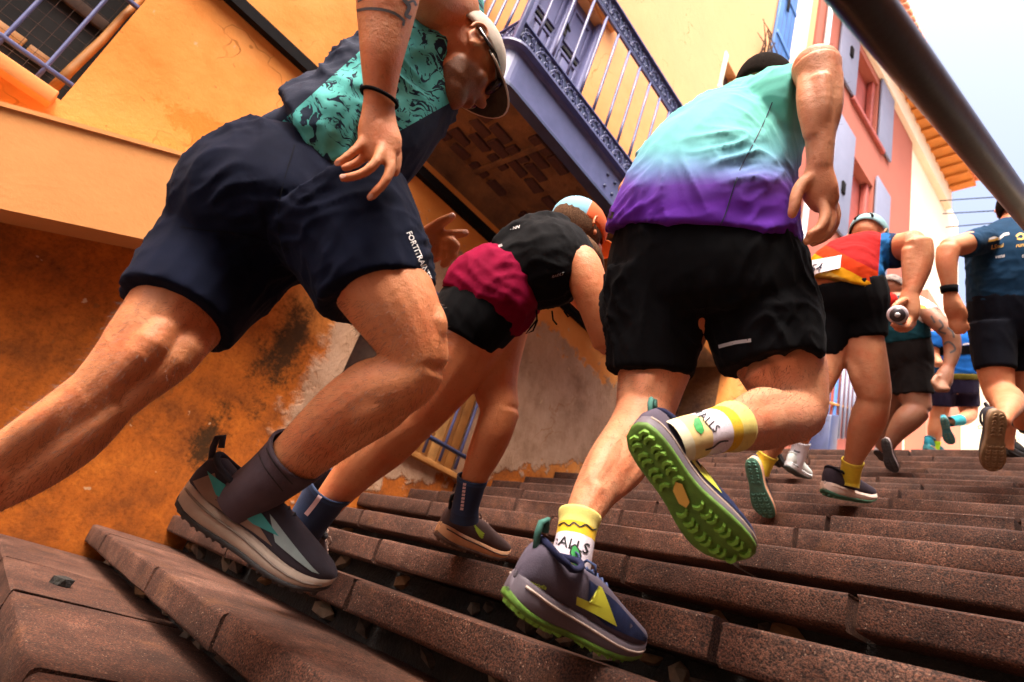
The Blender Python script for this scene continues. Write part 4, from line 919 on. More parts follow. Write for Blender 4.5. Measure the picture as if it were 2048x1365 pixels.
lfin = [limb(r, 10, 4) for r in (
    [(852, 466, 1.52, 13), (872, 452, 1.50, 12), (892, 440, 1.49, 10.5), (908, 431, 1.49, 8)],
    [(878, 474, 1.51, 11), (898, 470, 1.49, 10.5), (918, 468, 1.48, 9.5), (935, 466, 1.48, 7.5)],
    [(884, 484, 1.51, 11), (902, 484, 1.47, 10.5), (912, 492, 1.46, 10), (905, 500, 1.47, 9)],
    [(884, 498, 1.51, 10.5), (900, 500, 1.47, 10), (908, 510, 1.46, 9.5), (898, 516, 1.47, 8.5)],
    [(876, 510, 1.52, 10), (890, 516, 1.49, 9), (895, 526, 1.48, 8.5), (884, 530, 1.49, 7.5)])]
def stubA(P):
    q = (P-hc)@hax.T; return np.clip((-.028-q[:, 2]+.25*np.clip(q[:, 1]-.02, -.05, .05))/.02, 0, 1)*((np.abs(q[:, 0]) < .1)&(q[:, 1] > -.005)&(q[:, 2] > -.15)&(q[:, 1] < .14))*.85
bA, mA = body(A, [*musA, torso, neck, rth, rsh, lth, lsh, rua, rfa, palm, *fin, lua, lfa, lpalm, *lfin, hv], .0042, SK_A, 6, stubA)
# garments
sh_p = cut([(640, 310, 1.30, 100, .8), (614, 352, 1.29, 172, .74), (595, 420, 1.28, 231, .70), (600, 485, 1.27, 210, .68), (612, 520, 1.26, 120, .7)])
sh_r = cut([(680, 430, 1.23, 150, .95), (728, 515, 1.195, 134, .95), (752, 596, 1.163, 117, 1.0)])
sh_l = cut([(520, 430, 1.29, 150, .95), (432, 535, 1.235, 130, .95), (352, 634, 1.155, 118, 1.0)])
gA, mSA = garment('shorts', [sh_p, sh_r, sh_l], .0062, C_NAVY, A, [(dirpx(.75, -.3, .2), 11, 1), (dirpx(.35, .9, 0), 8, .7)], .006, 4, 2.0)
tr = bvh_of(mSA)
add(lay_text('printed_word', 'FORTITRAINEE', (812, 466), (.40, .92), (.92, -.40), 15.5, tr, PRINT_W, None), gA); 
for pts in ([(360, 455), (420, 462), (500, 470), (580, 500)], [(590, 290), (560, 400), (560, 500)]): add(lay_line('seam', pts, 1.6, tr, C_BLACK, None, .0008), gA)
top = cut([(618, 315, 1.29, 132, .85), (660, 300, 1.30, 138, .8), (704, 280, 1.31, 136, .8), (761, 221, 1.35, 130, .8), (822, 142, 1.41, 116, .74), (869, 70, 1.45, 98, .64), (906, -5, 1.47, 70, .6), (925, -50, 1.49, 40, .6)])
tail = limb([(600, 268, 1.30, 64, .8), (545, 275, 1.29, 46, .9), (490, 288, 1.285, 26, .9)])
tA, mTA = garment('shirt', [top, tail], .006, mat_palm(), A, [(dirpx(.8, .3, 0), 9, 1.0), (dirpx(.5, -.8, 0), 7, .7)], .009, 4, 5.0)
Pv = verts(mTA); x_, y_ = pix(Pv); tt = ((x_-600)*.74+(y_-300)*(-.67)); off = (x_-600)*.67+(y_-300)*.74
attr(mTA, 'side', (off+66)/(132+.23*tt))
bnd = np.array([(733+66*(math.cos(t)*.5+.5), 197+10*math.sin(t)) for t in np.linspace(0, 6.28, 10)])
wr = []
Pq, Aq, Bq, fq = rings3d([(760, 178, 1.10, 36), (759, 196, 1.10, 35), (758, 214, 1.10, 34)], 4)
i_ = 4; add(obj('wristband', tube([Pq[i_]+fq[i_][1]*(Aq[i_]*1.02*math.cos(t))+fq[i_][2]*(Bq[i_]*1.02*math.sin(t))+fq[i_][0]*(.010*math.cos(t)) for t in np.linspace(0, 2*math.pi, 26, endpoint=False)], .0036, 8, True), C_BLACK, None, True), A)
trA = bvh_of(mA)
for pts, w in (([(714, 22), (735, 18), (765, 20), (790, 28), (808, 42)], 6), ([(808, 40), (806, 52)], 5), ([(806, -2), (818, 14), (812, 30), (822, 36)], 8), ([(716, 4), (730, -4)], 4), ([(812, 8), (826, 2), (832, 12)], 5)): add(lay_line('tattoo', pts, w, trA, INK, None, .0006), bA)
M_BODYHAIR = simple('body_hair', (.05, .026, .014), .6, .3, 60, 0)
leg_hair('leg_hair', mA, A, [(-60, 600, 470, 1080), (560, 600, 905, 980)], M_BODYHAIR, 12000, dirpx(-.7, .7, 0))
NAIL = simple('finger_nail', (.66, .36, .27), .3, .05, 30, 0)
for (nx, ny, ang) in ((675, 326, 2.7), (686, 353, 3.0), (741, 393, 2.35), (931, 464, -.1), (903, 431, -.5)):
    cn, sn_ = math.cos(ang), math.sin(ang); add(lay_poly('finger_nail', [(nx+6.5*math.cos(t)*cn-4.5*math.sin(t)*sn_, ny+6.5*math.cos(t)*sn_+4.5*math.sin(t)*cn) for t in np.linspace(0, 2*math.pi, 9)[:-1]], trA, NAIL, None, .0005), bA)
# cap, glasses
M_CAP = cloth('speckled_beige_cap', (.62, .54, .46), c2=(.42, .34, .28))
cap = add(shell('cap', hc, hax, (0, -.010, .040), (.085, .106, .086), .020, M_CAP, None, 1.0, 32, .003), A)
V, Fc = [], []
for i in range(9):
    for j in range(17):
        a = -1.25+2.5*j/16; r0_ = .098+.062*(i/8)*math.cos(a*.75); V.append(hc+(hax[0]*math.sin(a)*.086*(1+.1*i/8)+hax[1]*(math.cos(a)*(r0_)-.004)+hax[2]*(.034-.026*math.sin(a)**2-.014*i/8))*1.0)
Fc = [(i*17+j, i*17+j+1, (i+1)*17+j+1, (i+1)*17+j) for i in range(8) for j in range(16)]
br = obj('brim', (V, Fc), simple('dark_brim_lining', (.05, .04, .03), .9, .4, 40, .1), cap, True); md = br.modifiers.new('t', 'SOLIDIFY'); md.thickness = .003
obj('brim_edge', tube([V[8*17+j] for j in range(17)], .0028, 6), M_CAP, cap, True)
gl = []
for sx_ in (-1, 1): gl.append(ell(hc+(hax[0]*sx_*.032+hax[1]*.088+hax[2]*.008)*1.06, (.031, .012, .021), hax))
gl.append(tube([hc+(hax[0]*q[0]+hax[1]*q[1]+hax[2]*q[2])*1.06 for q in ((.062, .082, .012), (.082, .04, .01), (.083, -.02, .012))], .004, 6)); gl.append(tube([hc+(hax[0]*q[0]+hax[1]*q[1]+hax[2]*q[2])*1.06 for q in ((-.062, .082, .012), (-.082, .04, .01), (-.083, -.02, .012))], .004, 6))
add(obj('sunglasses', join(*gl), simple('dark_lens', (.012, .012, .014), .12, .1, 20, 0), None, True), A)
# sock and shoes
C_SOCKG = cloth('mauve_grey_sock', (.085, .062, .075), weave=500)
so, sme = sock('sock', [(596, 910, 1.198, 63), (572, 932, 1.205, 60), (540, 958, 1.21, 55), (505, 985, 1.215, 52), (478, 1008, 1.22, 52)], C_SOCKG, A)
ts_ = bvh_of(sme)
for pts in ([(527, 882), (548, 925), (585, 968)], [(512, 892), (530, 935), (566, 982)]): add(lay_line('rib_line', pts, 2.2, ts_, PRINT_K, None, .0012), so)
mm = shoe_mats((.045, .04, .05), (.42, .33, .26), (.03, .03, .032), (.05, .045, .045), bead=(.2, .16, .13), collar=(.03, .03, .04))
shA, PA, _ = shoe(A, at(347, 1010, 1.21), at(643, 1203, 1.20), dirpx(.56, -.83, .12), mm, 1, lug_r=.008)
M_TEALP = simple('teal_overlay', (.02, .26, .25), .5, .1, 30, 0); M_GREYP = simple('grey_overlay', (.26, .34, .34), .5, .1, 30, 0); M_TAUPE = cloth('taupe_mesh', (.24, .16, .12))
for sd in (-1, 1):
    sidepatch('teal_panel', PA, [(.08, .082), (.2, .080), (.46, .072), (.62, .060), (.46, .052), (.2, .060)], M_TEALP, shA, sd, lift=.0022); sidepatch('taupe_panel', PA, [(.04, .055), (.12, .086), (.2, .068), (.42, .062), (.62, .042), (.4, .041), (.15, .045)], M_TAUPE, shA, sd, lift=.0016)
    sidepatch('grey_stripe', PA, [(.50, .078), (.56, .074), (.92, .047), (.88, .045), (.62, .05)], M_GREYP, shA, sd, lift=.002)
shoe(A, at(-300, 1130, 1.13), at(-160, 1330, 1.2), dirpx(.8, -.5, .2), mm, -1, lugs=False)
sock('sock', [(-170, 1075, 1.125, 46), (-200, 1098, 1.13, 44), (-228, 1120, 1.13, 44)], C_SOCKG, A)

# ================================================================== B: woman in burgundy shorts
B = person('runner bent low in burgundy shorts, black vest and orange and pale blue cap', base=at(930, 1110, 1.9))
hcB = at(1157, 470, 2.06); hvB, haxB = head_vf(hcB, dirpx(.62, .50, .55), dirpx(.25, -.72, .45), .98)
parts = [limb([(960, 610, 1.87, 78, .85), (1000, 582, 1.88, 78, .85), (1045, 560, 1.89, 66, .85), (1090, 535, 1.9, 80, .8), (1128, 510, 1.93, 72, .7), (1150, 492, 1.97, 40, .8)]), limb([(1140, 498, 1.97, 30), (1152, 482, 2.03, 28)]),
         limb([(972, 610, 1.86, 82), (942, 665, 1.845, 78), (905, 728, 1.825, 72), (862, 795, 1.8, 57), (833, 840, 1.79, 46)]), limb([(836, 836, 1.79, 46), (782, 872, 1.79, 46), (738, 915, 1.8, 47), (692, 965, 1.82, 38), (655, 1008, 1.83, 31), (630, 1040, 1.84, 28)]),
         limb([(990, 640, 1.92, 72), (985, 710, 1.9, 60), (990, 770, 1.87, 46), (1000, 822, 1.84, 39)]), limb([(1001, 818, 1.84, 39), (988, 862, 1.83, 38), (970, 905, 1.84, 35), (951, 950, 1.85, 27), (938, 990, 1.86, 23), (932, 1015, 1.86, 22)]),
         limb([(1128, 520, 1.90, 40), (1158, 530, 1.86, 42), (1180, 580, 1.82, 37), (1200, 645, 1.80, 31), (1214, 690, 1.8, 28)]), limb([(1214, 690, 1.8, 28), (1262, 650, 1.9, 25), (1305, 610, 1.97, 18), (1330, 590, 2.0, 20), (1350, 580, 2.0, 10)]),
         limb([(1105, 480, 2.06, 36), (1140, 560, 2.12, 30), (1180, 610, 2.12, 25)]), limb([(1180, 610, 2.12, 25), (1230, 570, 2.2, 20), (1265, 545, 2.25, 16), (1290, 530, 2.25, 12)]), hvB]
parts += [mus(r) for r in ([(960, 680, 1.82, 40), (915, 750, 1.80, 38), (860, 820, 1.77, 22)], [(900, 690, 1.81, 40), (865, 760, 1.79, 34), (835, 820, 1.77, 20)], [(815, 855, 1.77, 22), (765, 890, 1.77, 30), (712, 945, 1.79, 20)], [(845, 862, 1.77, 18), (790, 905, 1.775, 28), (735, 955, 1.79, 18)], [(985, 850, 1.81, 18), (965, 885, 1.81, 22), (948, 930, 1.83, 14)], [(1025, 825, 1.82, 12), (1028, 838, 1.82, 12)], [(1010, 760, 1.85, 24), (1020, 805, 1.83, 18)])]
bB, mB = body(B, parts, .0062, SK_B, 3)
gB, mSB = garment('shorts', [cut([(1046, 543, 1.885, 60, .9), (1018, 562, 1.875, 86, .88), (984, 592, 1.865, 98, .88), (950, 628, 1.855, 90, .9)]), cut([(1035, 590, 1.93, 55), (1015, 625, 1.92, 50)])], .0078, C_BURG, B, [(dirpx(.6, .6, 0), 10, 1), (dirpx(-.6, .7, 0), 9, .8)], .006, 4, 9.0)
garment('inner_shorts', [cut([(980, 598, 1.865, 88, .95), (945, 645, 1.85, 87, 1), (920, 684, 1.838, 83, 1)])], .0072, C_BLACK, B, [(dirpx(.7, .6, 0), 9, 1)], .002, 3, 1.0)
vB, mVB = garment('vest', [cut([(1016, 560, 1.88, 76, .82), (1050, 543, 1.885, 83, .84), (1085, 528, 1.89, 92, .84), (1120, 510, 1.91, 86, .78), (1146, 490, 1.95, 58, .8)]), cut([(1000, 505, 1.86, 30, .6), (1050, 475, 1.87, 40, .55), (1105, 458, 1.9, 38, .5), (1135, 455, 1.94, 22, .5)])], .0075, C_MESH, B, [(dirpx(.9, -.1, 0), 12, 1), (dirpx(.5, .8, 0), 10, .8)], .006, 3, 3.0)
tv = bvh_of(mVB)
add(lay_line('reflective_strip', [(988, 505), (994, 496), (1005, 491)], 5, tv, PRINT_G, None, .002), vB); add(lay_text('vest_print', '- NN', (1020, 462), (1, -.25), (.2, -1), 9, tv, PRINT_W, None, .002), vB); add(lay_text('vest_print', 'RAIDLT', (1103, 556), (1, -.28), (.28, -1), 7, tv, PRINT_G, None, .002), vB)
for p in ([(1073, 620), (1074, 640), (1062, 655), (1052, 668), (1066, 662), (1075, 640)], [(1104, 622), (1106, 640), (1114, 650)], [(1128, 622), (1136, 634), (1142, 630)]): add(obj('elastic_cord', tube([at(x, y, 1.84) for x, y in p], .0028, 6), C_BLACK, None, True), vB)
M_CAPB = bpy.data.materials.new('two_tone_cap')
def mat_twotone(name, c1, c2, ax_, c0, off):
    m, nt, b = new_mat(name); at_ = N(nt, 'ShaderNodeAttribute'); at_.attribute_name = 'half'; f = smooth01(nt, at_.outputs['Fac'], off-.0015, off+.0015); L(nt, mixc(nt, f, c1, c2), b.inputs['Base Color']); b.inputs['Roughness'].default_value = .8; bump(nt, b, noise(nt, coord(nt), 500, 3), .3, .0015); return m
capB = add(shell('cap', hcB, haxB, (0, -.008, .036), (.090, .110, .090), .0, mat_twotone('two_tone_cap_cloth', (.17, .40, .52), (.60, .09, .008), None, None, .0), None, .98, 32, .003), B)
pv = verts(capB.data); qx, qy = pix(pv); attr(capB.data, 'half', (qx-1160)/1000+(qy-455)/2200)
obj('brim', join(ell(hcB+(haxB[1]*.12+haxB[2]*.03)*.98, (.062, .055, .006), haxB)), simple('orange_brim', (.75, .16, .02), .8, .1, 30, 0), capB, True)
hairB = add(shell('hair', hcB, haxB, (0, -.014, .018), (.083, .105, .100), -.055, M_HAIRB, None, .98, 24, .004, cut=lambda q, t: np.array([q[0], min(q[1], .045), q[2]])), B)
add(obj('ponytail', limb([(1168, 480, 1.98, 12), (1185, 500, 1.95, 14), (1196, 520, 1.95, 12), (1203, 545, 1.96, 6)]), M_HAIRB, None, True), B)
M_SOCKN = mat_bands('navy_knit_sock', [(0, (.012, .028, .075)), (.06, (.02, .05, .13)), (.12, (.010, .026, .075)), (.75, (.008, .018, .05))])
soB, sm = sock('sock', [(945, 956, 1.85, 30), (938, 985, 1.855, 28), (931, 1015, 1.865, 27), (928, 1040, 1.87, 30)], M_SOCKN, B); t_ = bvh_of(sm)
for i in range(8): add(lay_poly('sock_mark', [(927-i*.8, 966+i*7), (933-i*.8, 967+i*7), (932-i*.8, 972+i*7), (926-i*.8, 971+i*7)], t_, PRINT_PINK, None, .001), soB)
soB2, sm = sock('sock', [(666, 970, 1.815, 48), (645, 1000, 1.83, 44), (620, 1038, 1.84, 40), (598, 1072, 1.85, 40)], M_SOCKN, B); t_ = bvh_of(sm)
add(lay_line('sock_mark', [(652, 975), (632, 1005), (612, 1030)], 9, t_, PRINT_PINK, None, .001), soB2)
mb = shoe_mats((.10, .065, .06), (.70, .37, .18), (.12, .07, .05), (.16, .09, .06), lace=(.2, .12, .09), collar=(.03, .028, .03), loop=(.02, .02, .02))
shB, PB, _ = shoe(B, at(868, 1078, 1.85), at(1002, 1122, 2.05), dirpx(.28, -.95, .12), mb, 1)
for i in range(3): sidepatch('lime_mark', PB, [(.30+.03*i, .082-.008*i), (.42+.03*i, .070-.008*i), (.52, .062-.006*i), (.50, .058-.006*i), (.40+.03*i, .065-.008*i)], PRINT_LIME, shB, -1, lift=.002)
shB2, PB2, _ = shoe(B, at(560, 1050, 1.80), at(610, 1188, 1.97), dirpx(.86, -.30, .35), mb, 1)
for sd in (-1, 1): sidepatch('lime_stripe', PB2, [(.15, .072), (.45, .062), (.75, .05), (.45, .053), (.16, .06)], PRINT_LIME, shB2, sd, lift=.002)

# ================================================================== C: runner in the teal to purple shirt
Cc = person('runner in a teal to purple faded shirt and black shorts, green shoe sole raised', base=at(1150, 1290, 1.08))
hcC = at(1528, 203, 1.76); fC = nrm(np.array([-.15, .93, -.33])); hvC, haxC = head_vf(hcC, fC, np.array([0, .35, .94]), 1.0)
parts = [limb([(1412, 580, 1.5, 120, .7), (1420, 470, 1.5, 118, .7), (1440, 370, 1.53, 115, .7), (1475, 300, 1.57, 100, .65), (1505, 240, 1.62, 80, .65), (1522, 205, 1.68, 45, .8)]), limb([(1515, 230, 1.66, 46), (1524, 210, 1.72, 44)]),
         limb([(1345, 580, 1.52, 95), (1322, 680, 1.5, 82), (1303, 760, 1.465, 68), (1288, 830, 1.42, 57)]), limb([(1290, 824, 1.42, 57), (1266, 872, 1.36, 56), (1226, 930, 1.28, 54), (1190, 985, 1.21, 44), (1165, 1035, 1.16, 36), (1150, 1085, 1.13, 34), (1140, 1120, 1.11, 34)]),
         limb([(1490, 580, 1.5, 100), (1540, 680, 1.46, 92), (1568, 745, 1.42, 82), (1588, 800, 1.385, 66), (1594, 830, 1.36, 56)]), limb([(1594, 824, 1.37, 56), (1568, 836, 1.31, 55), (1525, 840, 1.23, 56), (1480, 850, 1.15, 47), (1440, 858, 1.085, 43), (1400, 868, 1.045, 39)]),
         limb([(1548, 235, 1.62, 50), (1596, 192, 1.57, 47), (1626, 150, 1.49, 46), (1634, 136, 1.43, 46)]), limb([(1633, 136, 1.42, 47), (1640, 170, 1.40, 40), (1641, 220, 1.38, 36), (1640, 280, 1.36, 28), (1640, 338, 1.35, 24)]),
         limb([(1640, 330, 1.35, 24, .8), (1637, 358, 1.35, 32, .65), (1642, 388, 1.35, 34, .6), (1654, 412, 1.35, 26, .6)], n=14),
         limb([(1628, 352, 1.35, 15), (1606, 368, 1.345, 14), (1594, 388, 1.34, 13), (1589, 412, 1.335, 12), (1583, 433, 1.335, 9.5)], 10),
         limb([(1642, 395, 1.345, 12), (1650, 428, 1.33, 11.5), (1640, 456, 1.32, 10.5), (1618, 470, 1.32, 9)], 10), limb([(1652, 402, 1.35, 12), (1662, 440, 1.34, 11.5), (1646, 470, 1.33, 10.5), (1610, 484, 1.33, 9)], 10),
         limb([(1660, 402, 1.36, 11.5), (1670, 438, 1.36, 11), (1656, 470, 1.36, 10), (1622, 488, 1.36, 8.5)], 10), limb([(1662, 396, 1.375, 10.5), (1672, 425, 1.385, 10), (1668, 452, 1.385, 9), (1648, 474, 1.385, 8)], 10),
         limb([(1390, 290, 1.68, 55), (1315, 350, 1.7, 50), (1268, 402, 1.7, 42)]), limb([(1268, 402, 1.7, 42), (1305, 465, 1.75, 36), (1345, 535, 1.8, 24), (1365, 570, 1.8, 28, .5), (1375, 600, 1.8, 20, .5)]), hvC]
parts += [mus(r) for r in ([(1262, 842, 1.36, 26), (1222, 900, 1.265, 36), (1188, 960, 1.19, 26), (1168, 1000, 1.17, 14)], [(1300, 865, 1.35, 28), (1264, 932, 1.27, 35), (1222, 988, 1.2, 22)], [(1195, 975, 1.17, 18), (1168, 1030, 1.13, 12), (1150, 1080, 1.1, 10)], [(1292, 760, 1.40, 34), (1285, 820, 1.37, 24)], [(1330, 760, 1.41, 30), (1315, 815, 1.39, 22)],
    [(1575, 812, 1.3, 28), (1525, 808, 1.21, 36), (1475, 826, 1.13, 26), (1445, 842, 1.08, 14)], [(1575, 862, 1.29, 30), (1522, 870, 1.21, 34), (1470, 880, 1.14, 22)], [(1620, 760, 1.38, 28), (1622, 810, 1.36, 24), (1605, 850, 1.34, 22)], [(1520, 740, 1.37, 40), (1560, 790, 1.35, 26)], [(1570, 720, 1.36, 40), (1600, 790, 1.34, 24)],
    [(1618, 155, 1.395, 24), (1617, 210, 1.355, 24), (1624, 275, 1.34, 17)], [(1662, 150, 1.38, 24), (1664, 215, 1.355, 22), (1652, 290, 1.345, 13)], [(1640, 160, 1.36, 24), (1642, 220, 1.34, 22), (1640, 290, 1.34, 13)], [(1640, 98, 1.43, 12), (1648, 104, 1.42, 14)], [(1650, 352, 1.335, 6), (1660, 395, 1.335, 7)], [(1640, 352, 1.33, 6), (1648, 392, 1.33, 7)])]
bC, mC = body(Cc, parts, .0048, SK_C, 5)
leg_hair('leg_hair', mC, Cc, [(1100, 740, 1380, 1060), (1400, 730, 1660, 920)], M_BODYHAIR, 10000, dirpx(-.55, .8, 0), seed=4)
leg_hair('arm_hair', mC, Cc, [(1580, 90, 1700, 330)], M_BODYHAIR, 900, dirpx(0, 1, 0), .010, 6)
gC, mSC = garment('shorts', [cut([(1402, 448, 1.5, 168, .74), (1403, 520, 1.5, 190, .74), (1410, 600, 1.5, 198, .70), (1413, 648, 1.49, 176, .65)]), cut([(1495, 560, 1.48, 112, .95), (1520, 640, 1.445, 112, .92), (1542, 731, 1.405, 100, .95)]), cut([(1318, 560, 1.51, 116, .9), (1306, 650, 1.49, 100, .9), (1300, 748, 1.465, 84, .95)])], .0065, C_BLACK, Cc, [(dirpx(.45, .9, 0), 9, 1), (dirpx(-.3, .95, 0), 8, .8)], .008, 4, 4.0)
tc = bvh_of(mSC); add(lay_line('reflective_strip', [(1438, 694), (1470, 686), (1502, 681)], 7, tc, PRINT_G, None, .0015), gC)
for pts in ([(1445, 450), (1520, 560), (1600, 640)], [(1410, 460), (1412, 560), (1410, 640)], [(1440, 735), (1540, 716), (1636, 728)]): add(lay_line('seam', pts, 2.0, tc, C_BLACK, None, .001), gC)
gradC = mat_gradient('teal_purple_fade', [(0, (.075, .012, .25)), (.24, (.11, .018, .32)), (.36, (.14, .05, .38)), (.46, (.14, .22, .46)), (.60, (.14, .42, .47)), (.78, (.15, .50, .44)), (1, (.12, .46, .39))], warp=.05)
stC, mTC = garment('shirt', [cut([(1400, 478, 1.5, 190, .74), (1404, 452, 1.5, 187, .74), (1412, 415, 1.5, 178, .74), (1430, 360, 1.52, 162, .72), (1462, 310, 1.55, 140, .7), (1500, 260, 1.6, 113, .66), (1528, 215, 1.65, 80, .7), (1542, 188, 1.69, 48, .8)]),
                             cut([(1525, 240, 1.60, 86, .8), (1566, 222, 1.555, 86, .88), (1590, 214, 1.53, 82, .9), (1606, 211, 1.515, 78, .9)]), cut([(1410, 285, 1.66, 74), (1350, 325, 1.68, 70), (1308, 358, 1.69, 64)])], .0062, gradC, Cc, [(dirpx(.95, -.15, 0), 10, .9), (dirpx(.35, .9, 0), 7, .8)], .008, 4, 7.0)
pv = verts(mTC); qx, qy = pix(pv); attr(mTC, 'grad', np.clip((480-(qy+(qx-1400)*.02))/300, 0, 1))
tcs = bvh_of(mTC); add(lay_line('seam', [(1545, 205), (1520, 262), (1480, 340), (1450, 430), (1440, 450)], 2.2, tcs, PRINT_NV, None, .001), stC)
add(lay_poly('hem_tag', [(1221, 424), (1230, 425), (1226, 438), (1217, 436)], tcs, PRINT_K, None, .002), stC)
hairC = add(shell('hair', hcC, haxC, (0, -.014, .030), (.082, .106, .100), -.03, M_HAIR, None, 1.0, 30, .004, cut=lambda q, t: np.array([q[0], min(q[1], .06), q[2]])), Cc)
# socks
M_SOCKC = mat_bands('printed_lemon_sock', [(0, (.72, .60, .16)), (.20, (.74, .46, .01)), (.34, (.74, .66, .74)), (.66, (.70, .52, .22)), (.85, (.68, .62, .42))])
soC, sm = sock('sock', [(1160, 1030, 1.162, 41), (1153, 1065, 1.14, 39), (1146, 1100, 1.122, 40), (1136, 1140, 1.108, 44), (1128, 1165, 1.10, 46)], M_SOCKC, Cc); t_ = bvh_of(sm)
add(lay_line('knit_zigzag', [(1118, 1052), (1128, 1046), (1138, 1052), (1148, 1046), (1160, 1054), (1172, 1050), (1184, 1060), (1192, 1058)], 3, t_, PRINT_K, None, .001), soC)
add(lay_text('sock_print', 'eALLS', (1102, 1086), (.95, .30), (.25, -.95), 30, t_, PRINT_K, None, .001), soC)
add(lay_poly('green_fruit_print', [(1142, 1092), (1150, 1088), (1158, 1098), (1163, 1112), (1160, 1126), (1152, 1130), (1144, 1122), (1139, 1106)], t_, PRINT_K, None, .0008), soC); add(lay_poly('green_fruit_print', [(1145, 1095), (1150, 1092), (1156, 1100), (1160, 1112), (1157, 1123), (1152, 1126), (1146, 1118), (1142, 1106)], t_, PRINT_GR, None, .0014), soC)
add(lay_line('green_line', [(1096, 1124), (1112, 1140), (1130, 1158), (1150, 1168), (1172, 1160)], 4, t_, PRINT_GR, None, .001), soC)
add(lay_line('green_ring', [(1128, 1128), (1140, 1124), (1152, 1130), (1154, 1140), (1142, 1146), (1128, 1140), (1126, 1130)], 2.5, t_, PRINT_GR, None, .001), soC)
soC2, sm = sock('sock', [(1466, 853, 1.118, 49), (1438, 860, 1.085, 46), (1408, 868, 1.055, 44), (1378, 876, 1.03, 45), (1345, 888, 1.02, 46)], M_SOCKC, Cc); t_ = bvh_of(sm)
add(lay_text('sock_print', 'VALLS', (1386, 824), (.70, .68), (.72, -.66), 23, t_, PRINT_K, None, .001), soC2)
add(lay_poly('green_fruit_print', [(1388, 838), (1398, 836), (1404, 848), (1408, 862), (1402, 869), (1392, 862), (1386, 850)], t_, PRINT_GR, None, .0012), soC2)
add(lay_line('knit_line', [(1410, 900), (1425, 895), (1440, 884), (1456, 882)], 3, t_, PRINT_K, None, .001), soC2)
mcs = shoe_mats((.085, .07, .095), (.11, .09, .11), (.09, .19, .02), (.17, .36, .035), lace=(.02, .035, .10), bead=(.42, .32, .26), loop=(.06, .16, .13), collar=(.018, .02, .05))
shC, PC, _ = shoe(Cc, at(1000, 1206, .985), at(1253, 1318, 1.14), dirpx(.36, -.93, .10), mcs, 1, lug_r=.009)
M_CHART = simple('chartreuse_overlay', (.50, .50, .04), .5, .1, 30, 0); M_NAVYP = cloth('navy_toe_mesh', (.018, .024, .065))
for sd in (-1, 1):
    sidepatch('navy_panel', PC, [(.40, .088), (.62, .078), (.93, .050), (.92, .044), (.60, .040), (.44, .05)], M_NAVYP, shC, sd, lift=.0014)
    sidepatch('chevron', PC, [(.34, .058), (.36, .047), (.66, .046), (.50, .086), (.475, .086), (.53, .060)], M_CHART, shC, sd, lift=.0026)
lay_text('heel_print', 'cascadia', (1058, 1166), (.93, .36), (.36, -.93), 11, bvh_of(shC.data), PRINT_LIME, shC, .002)
shC2, PC2, _ = shoe(Cc, at(1262, 858, .985), at(1482, 1142, .965), dirpx(.45, -.32, .83), mcs, 1, lug_r=.0098)
for sd in (-1, 1):
    sidepatch('navy_panel', PC2, [(.40, .088), (.62, .078), (.93, .050), (.92, .044), (.60, .040), (.44, .05)], M_NAVYP, shC2, sd, lift=.0014)
    sidepatch('chevron', PC2, [(.30, .058), (.32, .047), (.62, .046), (.46, .086), (.435, .086), (.49, .060)], M_CHART, shC2, sd, lift=.0026)
obj('arch_plate', ([PC2(*q) for q in ((.38, -.008, -.006), (.41, -.016, -.006), (.52, -.006, -.006), (.54, .006, -.006), (.5, .012, -.006), (.42, .006, -.006))], [(0, 1, 2, 3, 4, 5)]), PRINT_Y, shC2)
